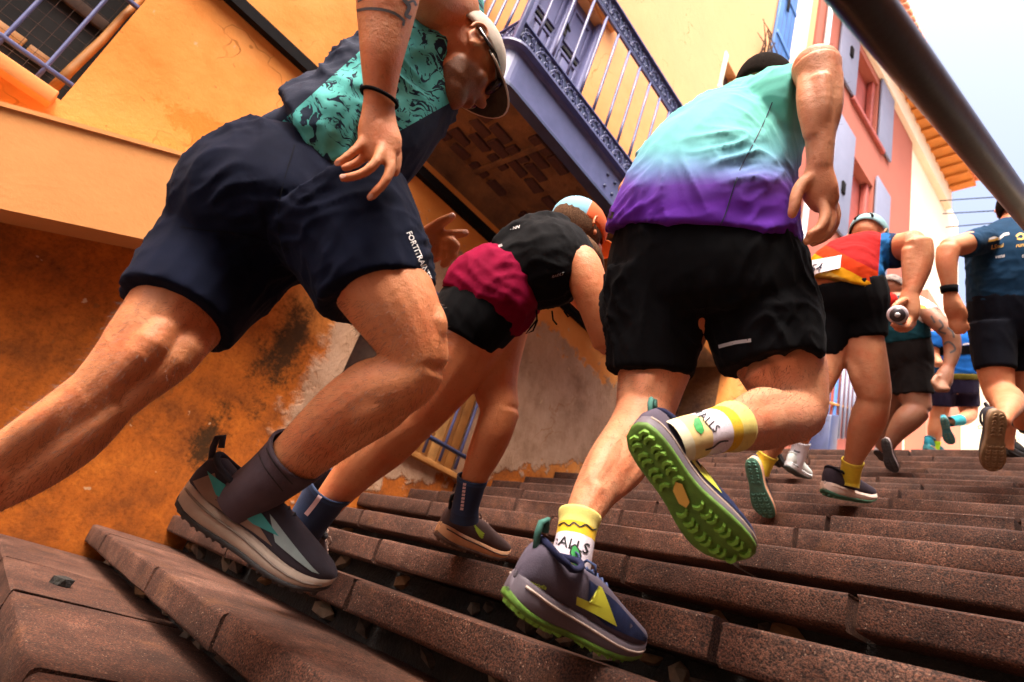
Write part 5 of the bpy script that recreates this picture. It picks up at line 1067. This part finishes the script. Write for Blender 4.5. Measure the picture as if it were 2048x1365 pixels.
# ================================================================== D: runner with the race number
D = person('runner in a red, orange and yellow top with race bib 154, bottle in hand', base=at(1700, 1000, 2.95))
hcD = at(1735, 478, 3.12); hvD, haxD = head_vf(hcD, np.array([-.1, .9, -.4]), np.array([0, .4, .92]), 1.0)
parts = [limb([(1682, 610, 2.9, 58, .8), (1690, 560, 2.9, 58, .75), (1715, 525, 2.93, 55, .7), (1745, 502, 2.97, 42, .7), (1755, 494, 3.02, 24, .8)]), limb([(1745, 500, 3.02, 22), (1738, 488, 3.08, 21)]),
         limb([(1712, 620, 2.88, 38), (1724, 680, 2.85, 39), (1736, 740, 2.82, 37), (1747, 785, 2.8, 32), (1749, 802, 2.8, 28)]), limb([(1749, 796, 2.8, 29), (1739, 832, 2.82, 33), (1726, 868, 2.85, 29), (1712, 905, 2.88, 20), (1704, 932, 2.9, 16), (1700, 955, 2.92, 15)]),
         limb([(1668, 630, 2.92, 44), (1650, 720, 2.88, 37), (1622, 790, 2.8, 29)]), limb([(1622, 786, 2.8, 29), (1590, 830, 2.8, 30), (1560, 870, 2.82, 23), (1538, 905, 2.84, 17), (1528, 925, 2.85, 16)]),
         limb([(1775, 500, 2.95, 30), (1805, 494, 2.84, 28), (1832, 486, 2.76, 27)]), limb([(1833, 487, 2.76, 28), (1838, 515, 2.74, 26), (1831, 552, 2.72, 22), (1821, 588, 2.7, 16)]),
         limb([(1820, 585, 2.7, 16, .85), (1818, 606, 2.69, 20, .7), (1816, 628, 2.68, 21, .6), (1814, 645, 2.68, 15, .5)], n=12),
         limb([(1810, 600, 2.66, 8), (1798, 606, 2.63, 7), (1786, 616, 2.62, 6)], 8), limb([(1818, 640, 2.66, 7.5), (1812, 654, 2.62, 7), (1796, 655, 2.6, 6.5), (1784, 648, 2.6, 5.5)], 8), limb([(1822, 636, 2.68, 7.5), (1820, 654, 2.66, 7), (1804, 660, 2.65, 6.5), (1790, 656, 2.65, 5.5)], 8),
         limb([(1824, 630, 2.71, 7), (1826, 648, 2.71, 6.5), (1812, 660, 2.71, 6), (1796, 660, 2.71, 5)], 8),
         limb([(1710, 520, 3.05, 28), (1690, 590, 3.1, 24), (1700, 640, 3.1, 20), (1730, 620, 3.2, 15), (1745, 610, 3.2, 14)]), hvD]
parts += [mus(r) for r in ([(1732, 812, 2.78, 15), (1720, 850, 2.80, 18), (1706, 890, 2.84, 10)], [(1757, 815, 2.78, 14), (1744, 856, 2.81, 16), (1728, 895, 2.85, 9)], [(1704, 705, 2.82, 16), (1716, 755, 2.78, 17), (1733, 800, 2.77, 11)], [(1752, 705, 2.82, 14), (1763, 755, 2.78, 15), (1762, 800, 2.77, 11)], [(1818, 500, 2.72, 15), (1818, 535, 2.7, 14), (1815, 575, 2.68, 9)], [(1852, 500, 2.72, 14), (1850, 540, 2.7, 12), (1834, 580, 2.69, 8)])]
bD, mD = body(D, parts, .0075, SK_D, 3)
gD, mSD = garment('shorts', [cut([(1682, 563, 2.9, 76, .8), (1688, 600, 2.9, 80, .8), (1693, 640, 2.9, 72, .75)]), cut([(1716, 620, 2.88, 54, .95), (1722, 655, 2.86, 48, .95), (1727, 680, 2.845, 43, .97)]), cut([(1664, 630, 2.92, 50), (1652, 680, 2.9, 44), (1646, 715, 2.89, 40)])], .009, C_BLACK, D, [(dirpx(.3, .9, 0), 9, 1)], .004, 3, 12.)
def mat_blocks():
    m, nt, b = new_mat('colour_block_top'); a = N(nt, 'ShaderNodeAttribute'); a.attribute_name = 'grad'; a2 = N(nt, 'ShaderNodeAttribute'); a2.attribute_name = 'side'; co = coord(nt)
    r = ramp(nt, [(0, (.45, .27, .05)), (.22, (.50, .22, .003)), (.42, (.42, .028, .002)), (.68, (.28, .008, .008))], 'CONSTANT'); L(nt, mth(nt, 'ADD', a.outputs['Fac'], mth(nt, 'MULTIPLY', noise(nt, co, 12), .06)), r.inputs[0])
    c = mixc(nt, smooth01(nt, a2.outputs['Fac'], .0, .02), r.outputs[0], (.01, .09, .26)); c = mixc(nt, smooth01(nt, a2.outputs['Fac'], .9, .93), c, (.01, .022, .06)); L(nt, c, b.inputs['Base Color']); b.inputs['Roughness'].default_value = .85; b.inputs['Specular IOR Level'].default_value = .1
    bump(nt, b, noise(nt, co, 20, 4), .3, .004); return m
tD, mTD = garment('shirt', [cut([(1682, 574, 2.9, 79, .82), (1692, 550, 2.9, 74, .8), (1708, 528, 2.92, 64, .75), (1735, 507, 2.95, 48, .7), (1758, 496, 3.0, 34, .7), (1768, 490, 3.04, 18, .7)]), cut([(1765, 500, 2.95, 34), (1788, 503, 2.88, 35), (1802, 502, 2.84, 33)])], .008, mat_blocks(), D, [(dirpx(.9, .2, 0), 9, 1), (dirpx(.4, .8, 0), 8, .8)], .0045, 3, 21.)
pv = verts(mTD); qx, qy = pix(pv); g = ((qx-1682)*.45+(574-qy)*.89); attr(mTD, 'grad', np.clip(g/95+.02, 0, 1)); s_ = ((qx-1682)*.89+(qy-574)*.45); attr(mTD, 'side', np.where((qx > 1778), 1.0, np.clip((s_-(78-g*.42))/30, -1, .8)))
tb = bvh_of(mTD)
bib = add(lay_poly('race_bib', [(1600, 527), (1640, 520), (1683, 512), (1680, 538), (1645, 545), (1612, 556)], tb, simple('bib_paper', (.78, .77, .80), .7, .04, 30, 0), None, .006), tD)
if bib: lay_text('bib_number', '154', (1606, 549), (.985, -.17), (.17, -.985), 24, bvh_of(bib.data), PRINT_NV, None, .0015, .25); bpy.data.objects['bib_number'].parent = bib
capD = add(shell('cap', hcD, haxD, (0, -.01, .036), (.088, .108, .09), .005, simple('pale_blue_cap', (.20, .36, .40), .8, .1, 30, .1), None, 1.0, 28, .003), D)
obj('strap_opening', tube([hcD+haxD[0]*(.04*math.cos(t))+haxD[1]*(-.112)+haxD[2]*(.02+.04*math.sin(t)) for t in np.linspace(0, math.pi, 10)], .006, 6), C_CHAR, capD, True)
M_SOCKY = mat_bands('yellow_sock', [(0, (.72, .56, .05)), (.15, (.78, .60, .03)), (.9, (.70, .52, .05))])
sock('sock', [(1706, 922, 2.895, 20), (1702, 940, 2.91, 18.5), (1699, 960, 2.93, 18.5), (1697, 972, 2.93, 19)], M_SOCKY, D)
sock('sock', [(1537, 908, 2.842, 20), (1530, 920, 2.85, 19), (1522, 936, 2.85, 19), (1518, 948, 2.85, 19)], M_SOCKY, D)
mds = shoe_mats((.05, .04, .055), (.72, .58, .50), (.05, .16, .10), (.06, .20, .13), lace=(.03, .03, .03), bead=(.72, .58, .5), collar=(.02, .02, .03))
mds2 = shoe_mats((.05, .04, .055), (.78, .42, .26), (.055, .15, .10), (.07, .20, .14), lace=(.03, .03, .03), bead=(.8, .45, .28), collar=(.02, .02, .03))
shoe(D, at(1647, 990, 2.88), at(1738, 1006, 3.06), dirpx(.15, -.97, .12), mds, 1, loop=False)
shoe(D, at(1500, 918, 2.80), at(1532, 1042, 2.80), dirpx(.62, -.12, .75), mds2, 1, lug_r=.0075, loop=False)
# bottle held in the hand
bc = at(1795, 630, 2.60); bx = nrm(bc*-1+np.array([0, 0, -.1])); bot = tag(empty('drink_bottle', tuple(bc)), 'soft clear drink bottle gripped by the runner with bib 154', 'bottle')
fr_ = frames([bc, bc+bx])[0]
def lathe(prof, c, ax, n=24):
    t, s, b = ax; V = [c+t*z+s*(r*math.cos(2*math.pi*k/n))+b*(r*math.sin(2*math.pi*k/n)) for z, r in prof for k in range(n)]; m = len(prof)
    return V, [(i*n+k, i*n+(k+1) % n, (i+1)*n+(k+1) % n, (i+1)*n+k) for i in range(m-1) for k in range(n)]+[tuple(range(n))[::-1], tuple((m-1)*n+k for k in range(n))]
M_BOT = simple('frosted_plastic', (.55, .48, .52), .25, .1, 20, 0)
add(obj('flask', lathe([(-.16, .02), (-.15, .034), (-.08, .038), (-.01, .041), (.005, .040), (.012, .034)], bc, fr_), M_BOT, None, True), bot)
add(obj('cap_ring', lathe([(.010, .030), (.022, .030), (.024, .022), (.026, .020)], bc, fr_), simple('dark_cap', (.035, .03, .035), .35, .1, 20, 0), None, True), bot)
add(obj('valve', lathe([(.024, .011), (.040, .010), (.044, .005)], bc, fr_), M_PIPE, None, True), bot)

# ================================================================== G: runner in the deep blue tee on the right
G = person('runner in a deep blue printed tee at the right edge, brown sole raised', base=at(2040, 870, 3.6))
k_ = 3.5/3.9
hcG = at(2028, 425, 3.66); hvG, haxG = head_vf(hcG, np.array([-.05, .97, -.2]), np.array([0, .2, .98]), 1.0)
parts = [limb([(2010, 640, 3.5, 50, .75), (2008, 560, 3.5, 52, .7), (2012, 495, 3.52, 52, .65), (2022, 460, 3.57, 34, .7)]), limb([(2020, 462, 3.58, 22), (2026, 440, 3.63, 21)]),
         limb([(1985, 650, 3.49, 34), (1990, 735, 3.44, 31), (1999, 790, 3.4, 26)]), limb([(1999, 786, 3.4, 27), (2014, 800, 3.3, 29), (2016, 815, 3.16, 24), (2010, 832, 3.05, 16), (2004, 846, 3.0, 15)]),
         limb([(2040, 650, 3.52, 34), (2046, 740, 3.5, 30), (2048, 790, 3.5, 25)]), limb([(2048, 786, 3.5, 25), (2052, 812, 3.52, 25), (2046, 840, 3.56, 16), (2044, 852, 3.58, 15)]),
         limb([(1966, 480, 3.52, 24), (1930, 488, 3.42, 22), (1896, 497, 3.36, 20)]), limb([(1897, 498, 3.36, 21), (1893, 525, 3.34, 19), (1897, 560, 3.32, 15), (1900, 586, 3.31, 12)]),
         limb([(1900, 584, 3.31, 12, .85), (1905, 606, 3.3, 17, .6), (1912, 628, 3.3, 18, .5), (1918, 638, 3.3, 12, .5)], n=12), limb([(1914, 604, 3.28, 8), (1926, 620, 3.26, 7), (1932, 636, 3.26, 5.5)], 8),
         limb([(1920, 632, 3.29, 6.5), (1930, 646, 3.27, 6), (1936, 660, 3.27, 5)], 8), limb([(1914, 636, 3.3, 6.5), (1922, 654, 3.28, 6), (1926, 668, 3.28, 5)], 8), limb([(1908, 636, 3.31, 6.5), (1912, 656, 3.3, 6), (1914, 668, 3.3, 5)], 8), limb([(1902, 630, 3.32, 6), (1902, 648, 3.32, 5.5), (1904, 658, 3.32, 4.5)], 8),
         limb([(2052, 480, 3.56, 26), (2085, 520, 3.5, 22), (2095, 560, 3.45, 20), (2080, 610, 3.4, 14), (2076, 640, 3.4, 15)]), hvG]
bG, mG = body(G, parts, .010, SK_D, 3)
tG, mTG = garment('shirt', [cut([(2010, 604, 3.5, 63, .74), (2008, 560, 3.5, 62, .72), (2010, 505, 3.52, 63, .68), (2020, 470, 3.56, 48, .65), (2026, 450, 3.6, 28, .7)]), cut([(1970, 480, 3.5, 28), (1948, 486, 3.46, 26), (1931, 492, 3.42, 25)]), cut([(2050, 482, 3.55, 30), (2075, 510, 3.52, 27)])], .009, C_TSHIRT, G, [(dirpx(.9, .25, 0), 8, 1), (dirpx(.1, 1, 0), 6, .7)], .005, 3, 31.)
tg = bvh_of(mTG)
for nm, txt, org, sz, mt in (('sponsor_print', 'LSnui', (1981, 499), 12, PRINT_Y), ('sponsor_print', 'vens', (1990, 518), 11, PRINT_W), ('sponsor_print', 'run', (2031, 496), 12, PRINT_Y), ('sponsor_print', 'tri', (2043, 516), 11, PRINT_W)): add(lay_text(nm, txt, org, (.985, -.17), (.17, -.985), sz, tg, mt, None, .002), tG)
add(lay_line('sponsor_swash', [(1978, 480), (1988, 476), (1998, 478), (2008, 470), (2018, 468)], 5, tg, PRINT_W, None, .002), tG); add(lay_line('sponsor_swash', [(1976, 482), (1986, 481), (1996, 477)], 4, tg, PRINT_Y, None, .0025), tG); add(lay_line('sponsor_swash', [(2032, 474), (2040, 468), (2048, 472), (2044, 479), (2034, 478)], 4, tg, PRINT_Y, None, .002), tG)
garment('shorts', [cut([(2010, 592, 3.5, 62, .78), (2008, 640, 3.5, 63, .78), (2008, 680, 3.5, 56, .72)]), cut([(1986, 650, 3.49, 42), (1987, 700, 3.46, 38), (1990, 740, 3.43, 35)]), cut([(2038, 650, 3.52, 42), (2042, 700, 3.5, 38), (2045, 740, 3.5, 36)])], .010, C_DKNAVY, G, [(dirpx(.2, 1, 0), 8, 1)], .005, 3, 41.)
add(shell('hair', hcG, haxG, (0, -.014, .028), (.083, .107, .102), -.05, M_HAIR, None, 1.0, 24, .004, cut=lambda q, t: np.array([q[0], min(q[1], .06), q[2]])), G)
Pq, Aq, Bq, fq = rings3d([(1897, 568, 3.315, 14), (1898.5, 580, 3.31, 13.5), (1900, 590, 3.31, 13)], 4)
wch = add(obj('watch_strap', limb([(1897.5, 572, 3.315, 15.5), (1899, 586, 3.31, 14.5)], 16, 2, round_ends=False), C_BLACK, None, True), G)
mgs = shoe_mats((.05, .05, .06), (.25, .17, .11), (.20, .115, .05), (.26, .15, .07), lace=(.03, .03, .03))
shoe(G, at(1999, 822, 2.95), at(1986, 948, 3.0), dirpx(.25, .0, .95), mgs, 1, lug_r=.0082)
shoe(G, at(2032, 848, 3.6), at(2075, 878, 3.75), dirpx(.1, -.98, .1), shoe_mats((.015, .015, .018), (.02, .02, .022), (.02, .02, .02), (.03, .03, .03)), 1, lugs=False)
shoe_g = shoe(G, at(2078, 950, 3.2), at(2110, 985, 3.3), dirpx(.1, -.98, .1), mgs, 1, lugs=False) if False else None

# ================================================================== E: runner with white sleeve and tattooed arm
E_ = person('runner with a tattooed arm, white sleeve and charcoal shorts behind the bib runner', base=at(1780, 945, 4.7))
hcE = at(1784, 582, 4.82); hvE, haxE = head_vf(hcE, np.array([.05, .95, -.3]), np.array([0, .3, .95]), 1.0)
parts = [limb([(1808, 700, 4.6, 40, .8), (1800, 650, 4.62, 40, .75), (1792, 612, 4.68, 34, .7), (1786, 598, 4.75, 18, .8)]), limb([(1818, 715, 4.6, 32), (1828, 785, 4.55, 29), (1838, 822, 4.5, 23)]), limb([(1837, 820, 4.5, 23), (1816, 838, 4.5, 25), (1796, 862, 4.52, 19), (1782, 884, 4.54, 13), (1776, 895, 4.55, 12)]),
         limb([(1790, 715, 4.7, 30), (1780, 790, 4.72, 25), (1772, 850, 4.78, 20), (1764, 900, 4.82, 12)]), limb([(1822, 612, 4.58, 20), (1852, 626, 4.46, 18), (1880, 648, 4.36, 17), (1902, 670, 4.3, 15.5)]), limb([(1902, 670, 4.3, 16), (1905, 702, 4.28, 15), (1897, 735, 4.25, 10.5)]),
         limb([(1897, 733, 4.25, 10.5, .9), (1889, 752, 4.24, 16, .8), (1884, 768, 4.23, 16, .8), (1882, 780, 4.22, 9, .8)], n=12)] + [limb([(1876+6*i, 762, 4.22, 5.5), (1872+6*i, 774, 4.18, 5.5), (1876+6*i, 782, 4.17, 5), (1882+5*i, 776, 4.16, 4.5)], 8) for i in range(4)] + [limb([(1874, 752, 4.22, 5.5), (1866, 764, 4.19, 5), (1872, 774, 4.17, 4.5)], 8), hvE]
bE, mE = body(E_, parts, .011, SK_E, 3)
te = bvh_of(mE)
for pts, w in (([(1878, 640), (1886, 652), (1878, 662), (1892, 668)], 4), ([(1888, 690), (1896, 684), (1906, 690), (1910, 700), (1900, 706)], 4), ([(1862, 632), (1870, 646)], 4), ([(1895, 655), (1905, 664), (1908, 676)], 4)): add(lay_line('tattoo', pts, w, te, INK, None, .001), bE)
garment('shirt', [cut([(1808, 682, 4.6, 47, .82), (1803, 655, 4.61, 47, .8), (1796, 625, 4.65, 43, .75), (1790, 602, 4.7, 28, .7)])], .010, C_TEALD, E_, [(dirpx(.9, .2, 0), 8, 1)], .005, 3, 51.)
slE, mSL = garment('sleeve', [cut([(1812, 607, 4.62, 24), (1840, 620, 4.52, 23), (1862, 632, 4.44, 21)])], .009, C_WHITE, E_, [(dirpx(.5, .8, 0), 8, 1)], .004, 3, 53.)
add(lay_poly('yellow_flash', [(1836, 609), (1850, 612), (1854, 618), (1840, 618)], bvh_of(mSL), PRINT_Y, None, .002), slE)
garment('shorts', [cut([(1806, 672, 4.6, 44, .82), (1812, 705, 4.6, 47, .82), (1815, 735, 4.6, 44, .78)]), cut([(1821, 725, 4.6, 40), (1826, 765, 4.57, 36), (1829, 790, 4.55, 33)]), cut([(1790, 725, 4.68, 34), (1783, 785, 4.69, 30)])], .010, C_CHAR, E_, [(dirpx(.6, .7, 0), 8, 1)], .005, 3, 55.)
add(shell('head_scarf', hcE, haxE, (0, -.008, .034), (.088, .110, .096), .0, simple('grey_patterned_buff', (.30, .24, .21), .85, .5, 45, .2, c2=(.05, .04, .04)), None, 1.0, 24, .003), E_)
add(obj('red_pack', limb([(1762, 606, 4.55, 12, .6), (1776, 600, 4.55, 15, .6), (1790, 598, 4.56, 10, .6)]), C_RED, None, True), E_)
mes = shoe_mats((.03, .03, .035), (.50, .42, .42), (.03, .028, .03), (.04, .035, .035), lace=(.6, .6, .62))
shoe(E_, at(1768, 878, 4.5), at(1786, 948, 4.5), dirpx(.75, -.15, .65), mes, 1, lug_r=.010, loop=False); shoe(E_, at(1752, 905, 4.8), at(1778, 930, 4.95), dirpx(.1, -.98, .1), mes, 1, lugs=False, loop=False)

# ================================================================== F: runner in royal blue at the top
Fp = person('runner in a royal blue top with olive belt at the head of the stairs', base=at(1870, 900, 6.1))
hcF = at(1908, 622, 6.25); hvF, haxF = head_vf(hcF, np.array([0, .98, -.2]), np.array([0, .2, .98]), 1.0)
parts = [limb([(1905, 775, 6.1, 34, .8), (1906, 720, 6.1, 34, .72), (1910, 675, 6.12, 34, .65), (1910, 648, 6.18, 16, .8)]), limb([(1884, 775, 6.1, 20), (1879, 820, 6.1, 17), (1876, 842, 6.1, 14)]), limb([(1876, 838, 6.1, 14.5), (1871, 862, 6.1, 14), (1868, 888, 6.1, 9), (1867, 905, 6.1, 8.5)]),
         limb([(1928, 775, 6.1, 20), (1936, 815, 6.06, 17), (1940, 832, 6.02, 13)]), limb([(1940, 830, 6.0, 13.5), (1928, 838, 5.9, 13), (1914, 842, 5.8, 9), (1905, 843, 5.76, 8)]), limb([(1878, 670, 6.1, 13), (1866, 705, 6.1, 11), (1878, 730, 6.0, 9)]), limb([(1942, 670, 6.1, 13), (1956, 700, 6.1, 11), (1962, 720, 6.0, 9), (1964, 735, 6.0, 8)]), hvF]
body(Fp, parts, .013, SK_D, 3)
tF, mTF = garment('shirt', [cut([(1906, 748, 6.1, 43, .74), (1907, 715, 6.1, 42, .72), (1910, 680, 6.1, 42, .66), (1912, 656, 6.14, 26, .7)]), cut([(1878, 668, 6.1, 16), (1868, 695, 6.1, 15)]), cut([(1942, 668, 6.1, 16), (1953, 695, 6.1, 15)])], .012, C_BLUE, Fp, [(dirpx(.9, .1, 0), 8, 1)], .005, 3, 61.)
tf = bvh_of(mTF); add(lay_poly('black_band', [(1864, 690), (1890, 694), (1950, 690), (1950, 708), (1890, 712), (1864, 708)], tf, C_BLACK, None, .004, 12), tF); add(lay_line('white_print', [(1925, 690), (1935, 688), (1945, 690)], 3, tf, PRINT_W, None, .006), tF)
garment('belt', [cut([(1906, 746, 6.1, 43, .78), (1906, 758, 6.1, 43.5, .78)])], .012, C_OLIVE, Fp)
garment('shorts', [cut([(1906, 756, 6.1, 42, .78), (1906, 785, 6.1, 43, .78)]), cut([(1884, 775, 6.1, 24), (1881, 812, 6.1, 23)]), cut([(1928, 775, 6.1, 25), (1931, 814, 6.08, 24)])], .012, C_PURNAVY, Fp, [(dirpx(.2, 1, 0), 8, 1)], .005, 3, 63.)
sock('sock', [(1869, 882, 6.1, 11), (1867, 895, 6.1, 10.5), (1866, 906, 6.1, 10.5)], cloth('lime_sock', (.42, .72, .03)), Fp); sock('sock', [(1920, 841, 5.84, 11), (1911, 842, 5.79, 10.5), (1900, 844, 5.75, 10)], cloth('teal_sock', (.03, .25, .30)), Fp)
mfs = shoe_mats((.02, .16, .22), (.03, .22, .26), (.03, .17, .20), (.10, .20, .16), bead=(.8, .3, .1))
shoe(Fp, at(1887, 835, 5.7), at(1902, 892, 5.72), dirpx(.5, -.1, .8), mfs, 1, lug_r=.010, loop=False); shoe(Fp, at(1852, 902, 6.0), at(1880, 915, 6.25), dirpx(.1, -.98, .1), mfs, 1, lugs=False, loop=False)

# ================================================================== H: runner hidden behind the purple shirt, white sock and shoe
Hh = person('runner almost hidden behind the black shorts, one white sock and shoe on the steps', base=at(1590, 955, 4.4))
hcH = at(1500, 470, 4.75); hvH, haxH = head_vf(hcH, np.array([-.05, .9, -.4]), np.array([0, .4, .9]), .95)
parts = [limb([(1565, 690, 4.45, 36, .8), (1555, 630, 4.5, 36, .75), (1535, 560, 4.58, 36, .7), (1515, 505, 4.66, 18, .8)]), limb([(1580, 700, 4.42, 30), (1600, 770, 4.38, 26), (1618, 820, 4.34, 20)]), limb([(1618, 816, 4.34, 20), (1612, 850, 4.34, 20), (1604, 880, 4.35, 14), (1597, 905, 4.36, 11), (1593, 922, 4.37, 11)]),
         limb([(1555, 700, 4.48, 30), (1556, 780, 4.48, 25), (1556, 830, 4.5, 20), (1554, 880, 4.5, 14), (1553, 905, 4.5, 11)]), limb([(1530, 560, 4.5, 16), (1500, 620, 4.45, 14), (1530, 650, 4.4, 11), (1550, 655, 4.4, 10)]), hvH]
body(Hh, parts, .012, SK_B, 3)
garment('shirt', [cut([(1562, 680, 4.45, 42, .8), (1553, 625, 4.5, 42, .78), (1535, 565, 4.58, 40, .72), (1520, 530, 4.62, 24, .7)])], .012, C_WHITE, Hh, None)
garment('shorts', [cut([(1562, 672, 4.45, 42, .8), (1566, 715, 4.44, 42, .8)]), cut([(1580, 705, 4.42, 32), (1590, 755, 4.4, 29)]), cut([(1555, 705, 4.48, 32), (1556, 755, 4.48, 29)])], .012, C_CHAR, Hh, None)
soH, sm = sock('sock', [(1603, 884, 4.35, 17), (1598, 903, 4.36, 15.5), (1592, 922, 4.37, 15), (1588, 935, 4.38, 15)], cloth('white_sock', (.66, .66, .72)), Hh)
add(lay_line('sock_logo', [(1588, 901), (1594, 904), (1600, 905)], 3, bvh_of(sm), PRINT_NV, None, .001), soH)
add(shell('hair', hcH, haxH, (0, -.012, .03), (.083, .107, .102), -.05, M_HAIR, None, .95, 20, .004), Hh)
mhs = shoe_mats((.58, .62, .60), (.62, .62, .64), (.06, .08, .075), (.07, .09, .08), lace=(.6, .6, .62)); mhd = shoe_mats((.02, .02, .022), (.03, .03, .03), (.02, .02, .02), (.04, .035, .03))
shoe(Hh, at(1573, 938, 4.3), at(1612, 960, 4.52), dirpx(.25, -.95, .1), mhs, 1, lug_r=.010, loop=False); shoe(Hh, at(1545, 900, 4.45), at(1562, 940, 4.6), dirpx(.5, -.4, .75), mhd, 1, lug_r=.010, loop=False)

# ================================================================== I: runner behind the blue tee
I_ = person('runner in a pale teal sleeve, elbow showing beside the deep blue tee', base=at(2010, 910, 5.0))
hcI = at(2024, 470, 5.0); hvI, haxI = head_vf(hcI, np.array([0, .98, -.2]), np.array([0, .2, .98]), .95)
parts = [limb([(2010, 700, 4.9, 34, .8), (2008, 640, 4.9, 34, .72), (2010, 570, 4.92, 34, .68), (2020, 530, 4.95, 18, .8), (2022, 500, 5.0, 14)]), limb([(1996, 690, 4.9, 24), (1998, 770, 4.9, 20), (2000, 820, 4.95, 16), (2002, 880, 5.0, 11), (2002, 900, 5.0, 10)]), limb([(2024, 690, 4.9, 24), (2026, 770, 4.9, 20), (2020, 820, 4.95, 16), (2016, 880, 5.0, 11), (2016, 900, 5.0, 10)]),
         limb([(1990, 562, 4.85, 18), (1972, 582, 4.8, 17), (1958, 606, 4.76, 15)]), limb([(1958, 606, 4.76, 15), (1962, 634, 4.74, 13), (1972, 660, 4.72, 10), (1978, 672, 4.72, 11)]), hvI]
body(I_, parts, .012, SK_D, 3)
garment('shirt', [cut([(2010, 680, 4.9, 40, .8), (2008, 620, 4.9, 40, .78), (2010, 570, 4.92, 38, .72), (2016, 545, 4.95, 22, .7)]), cut([(1995, 558, 4.86, 22), (1980, 572, 4.82, 21)])], .012, C_TEAL, I_, None)
garment('shorts', [cut([(2010, 672, 4.9, 40, .8), (2010, 715, 4.9, 40, .8)]), cut([(1996, 700, 4.9, 28), (1998, 755, 4.9, 25)]), cut([(2024, 700, 4.9, 28), (2026, 755, 4.9, 25)])], .012, C_BLACK, I_, None)
shoe(I_, at(1992, 905, 4.95), at(2030, 920, 5.15), dirpx(.1, -.98, .1), mhd, 1, lugs=False, loop=False); shoe(I_, at(2008, 905, 4.98), at(2046, 922, 5.18), dirpx(.1, -.98, .1), mhd, -1, lugs=False, loop=False)
add(shell('hair', hcI, haxI, (0, -.012, .03), (.083, .107, .102), -.05, M_HAIRB, None, .95, 20, .004), I_)
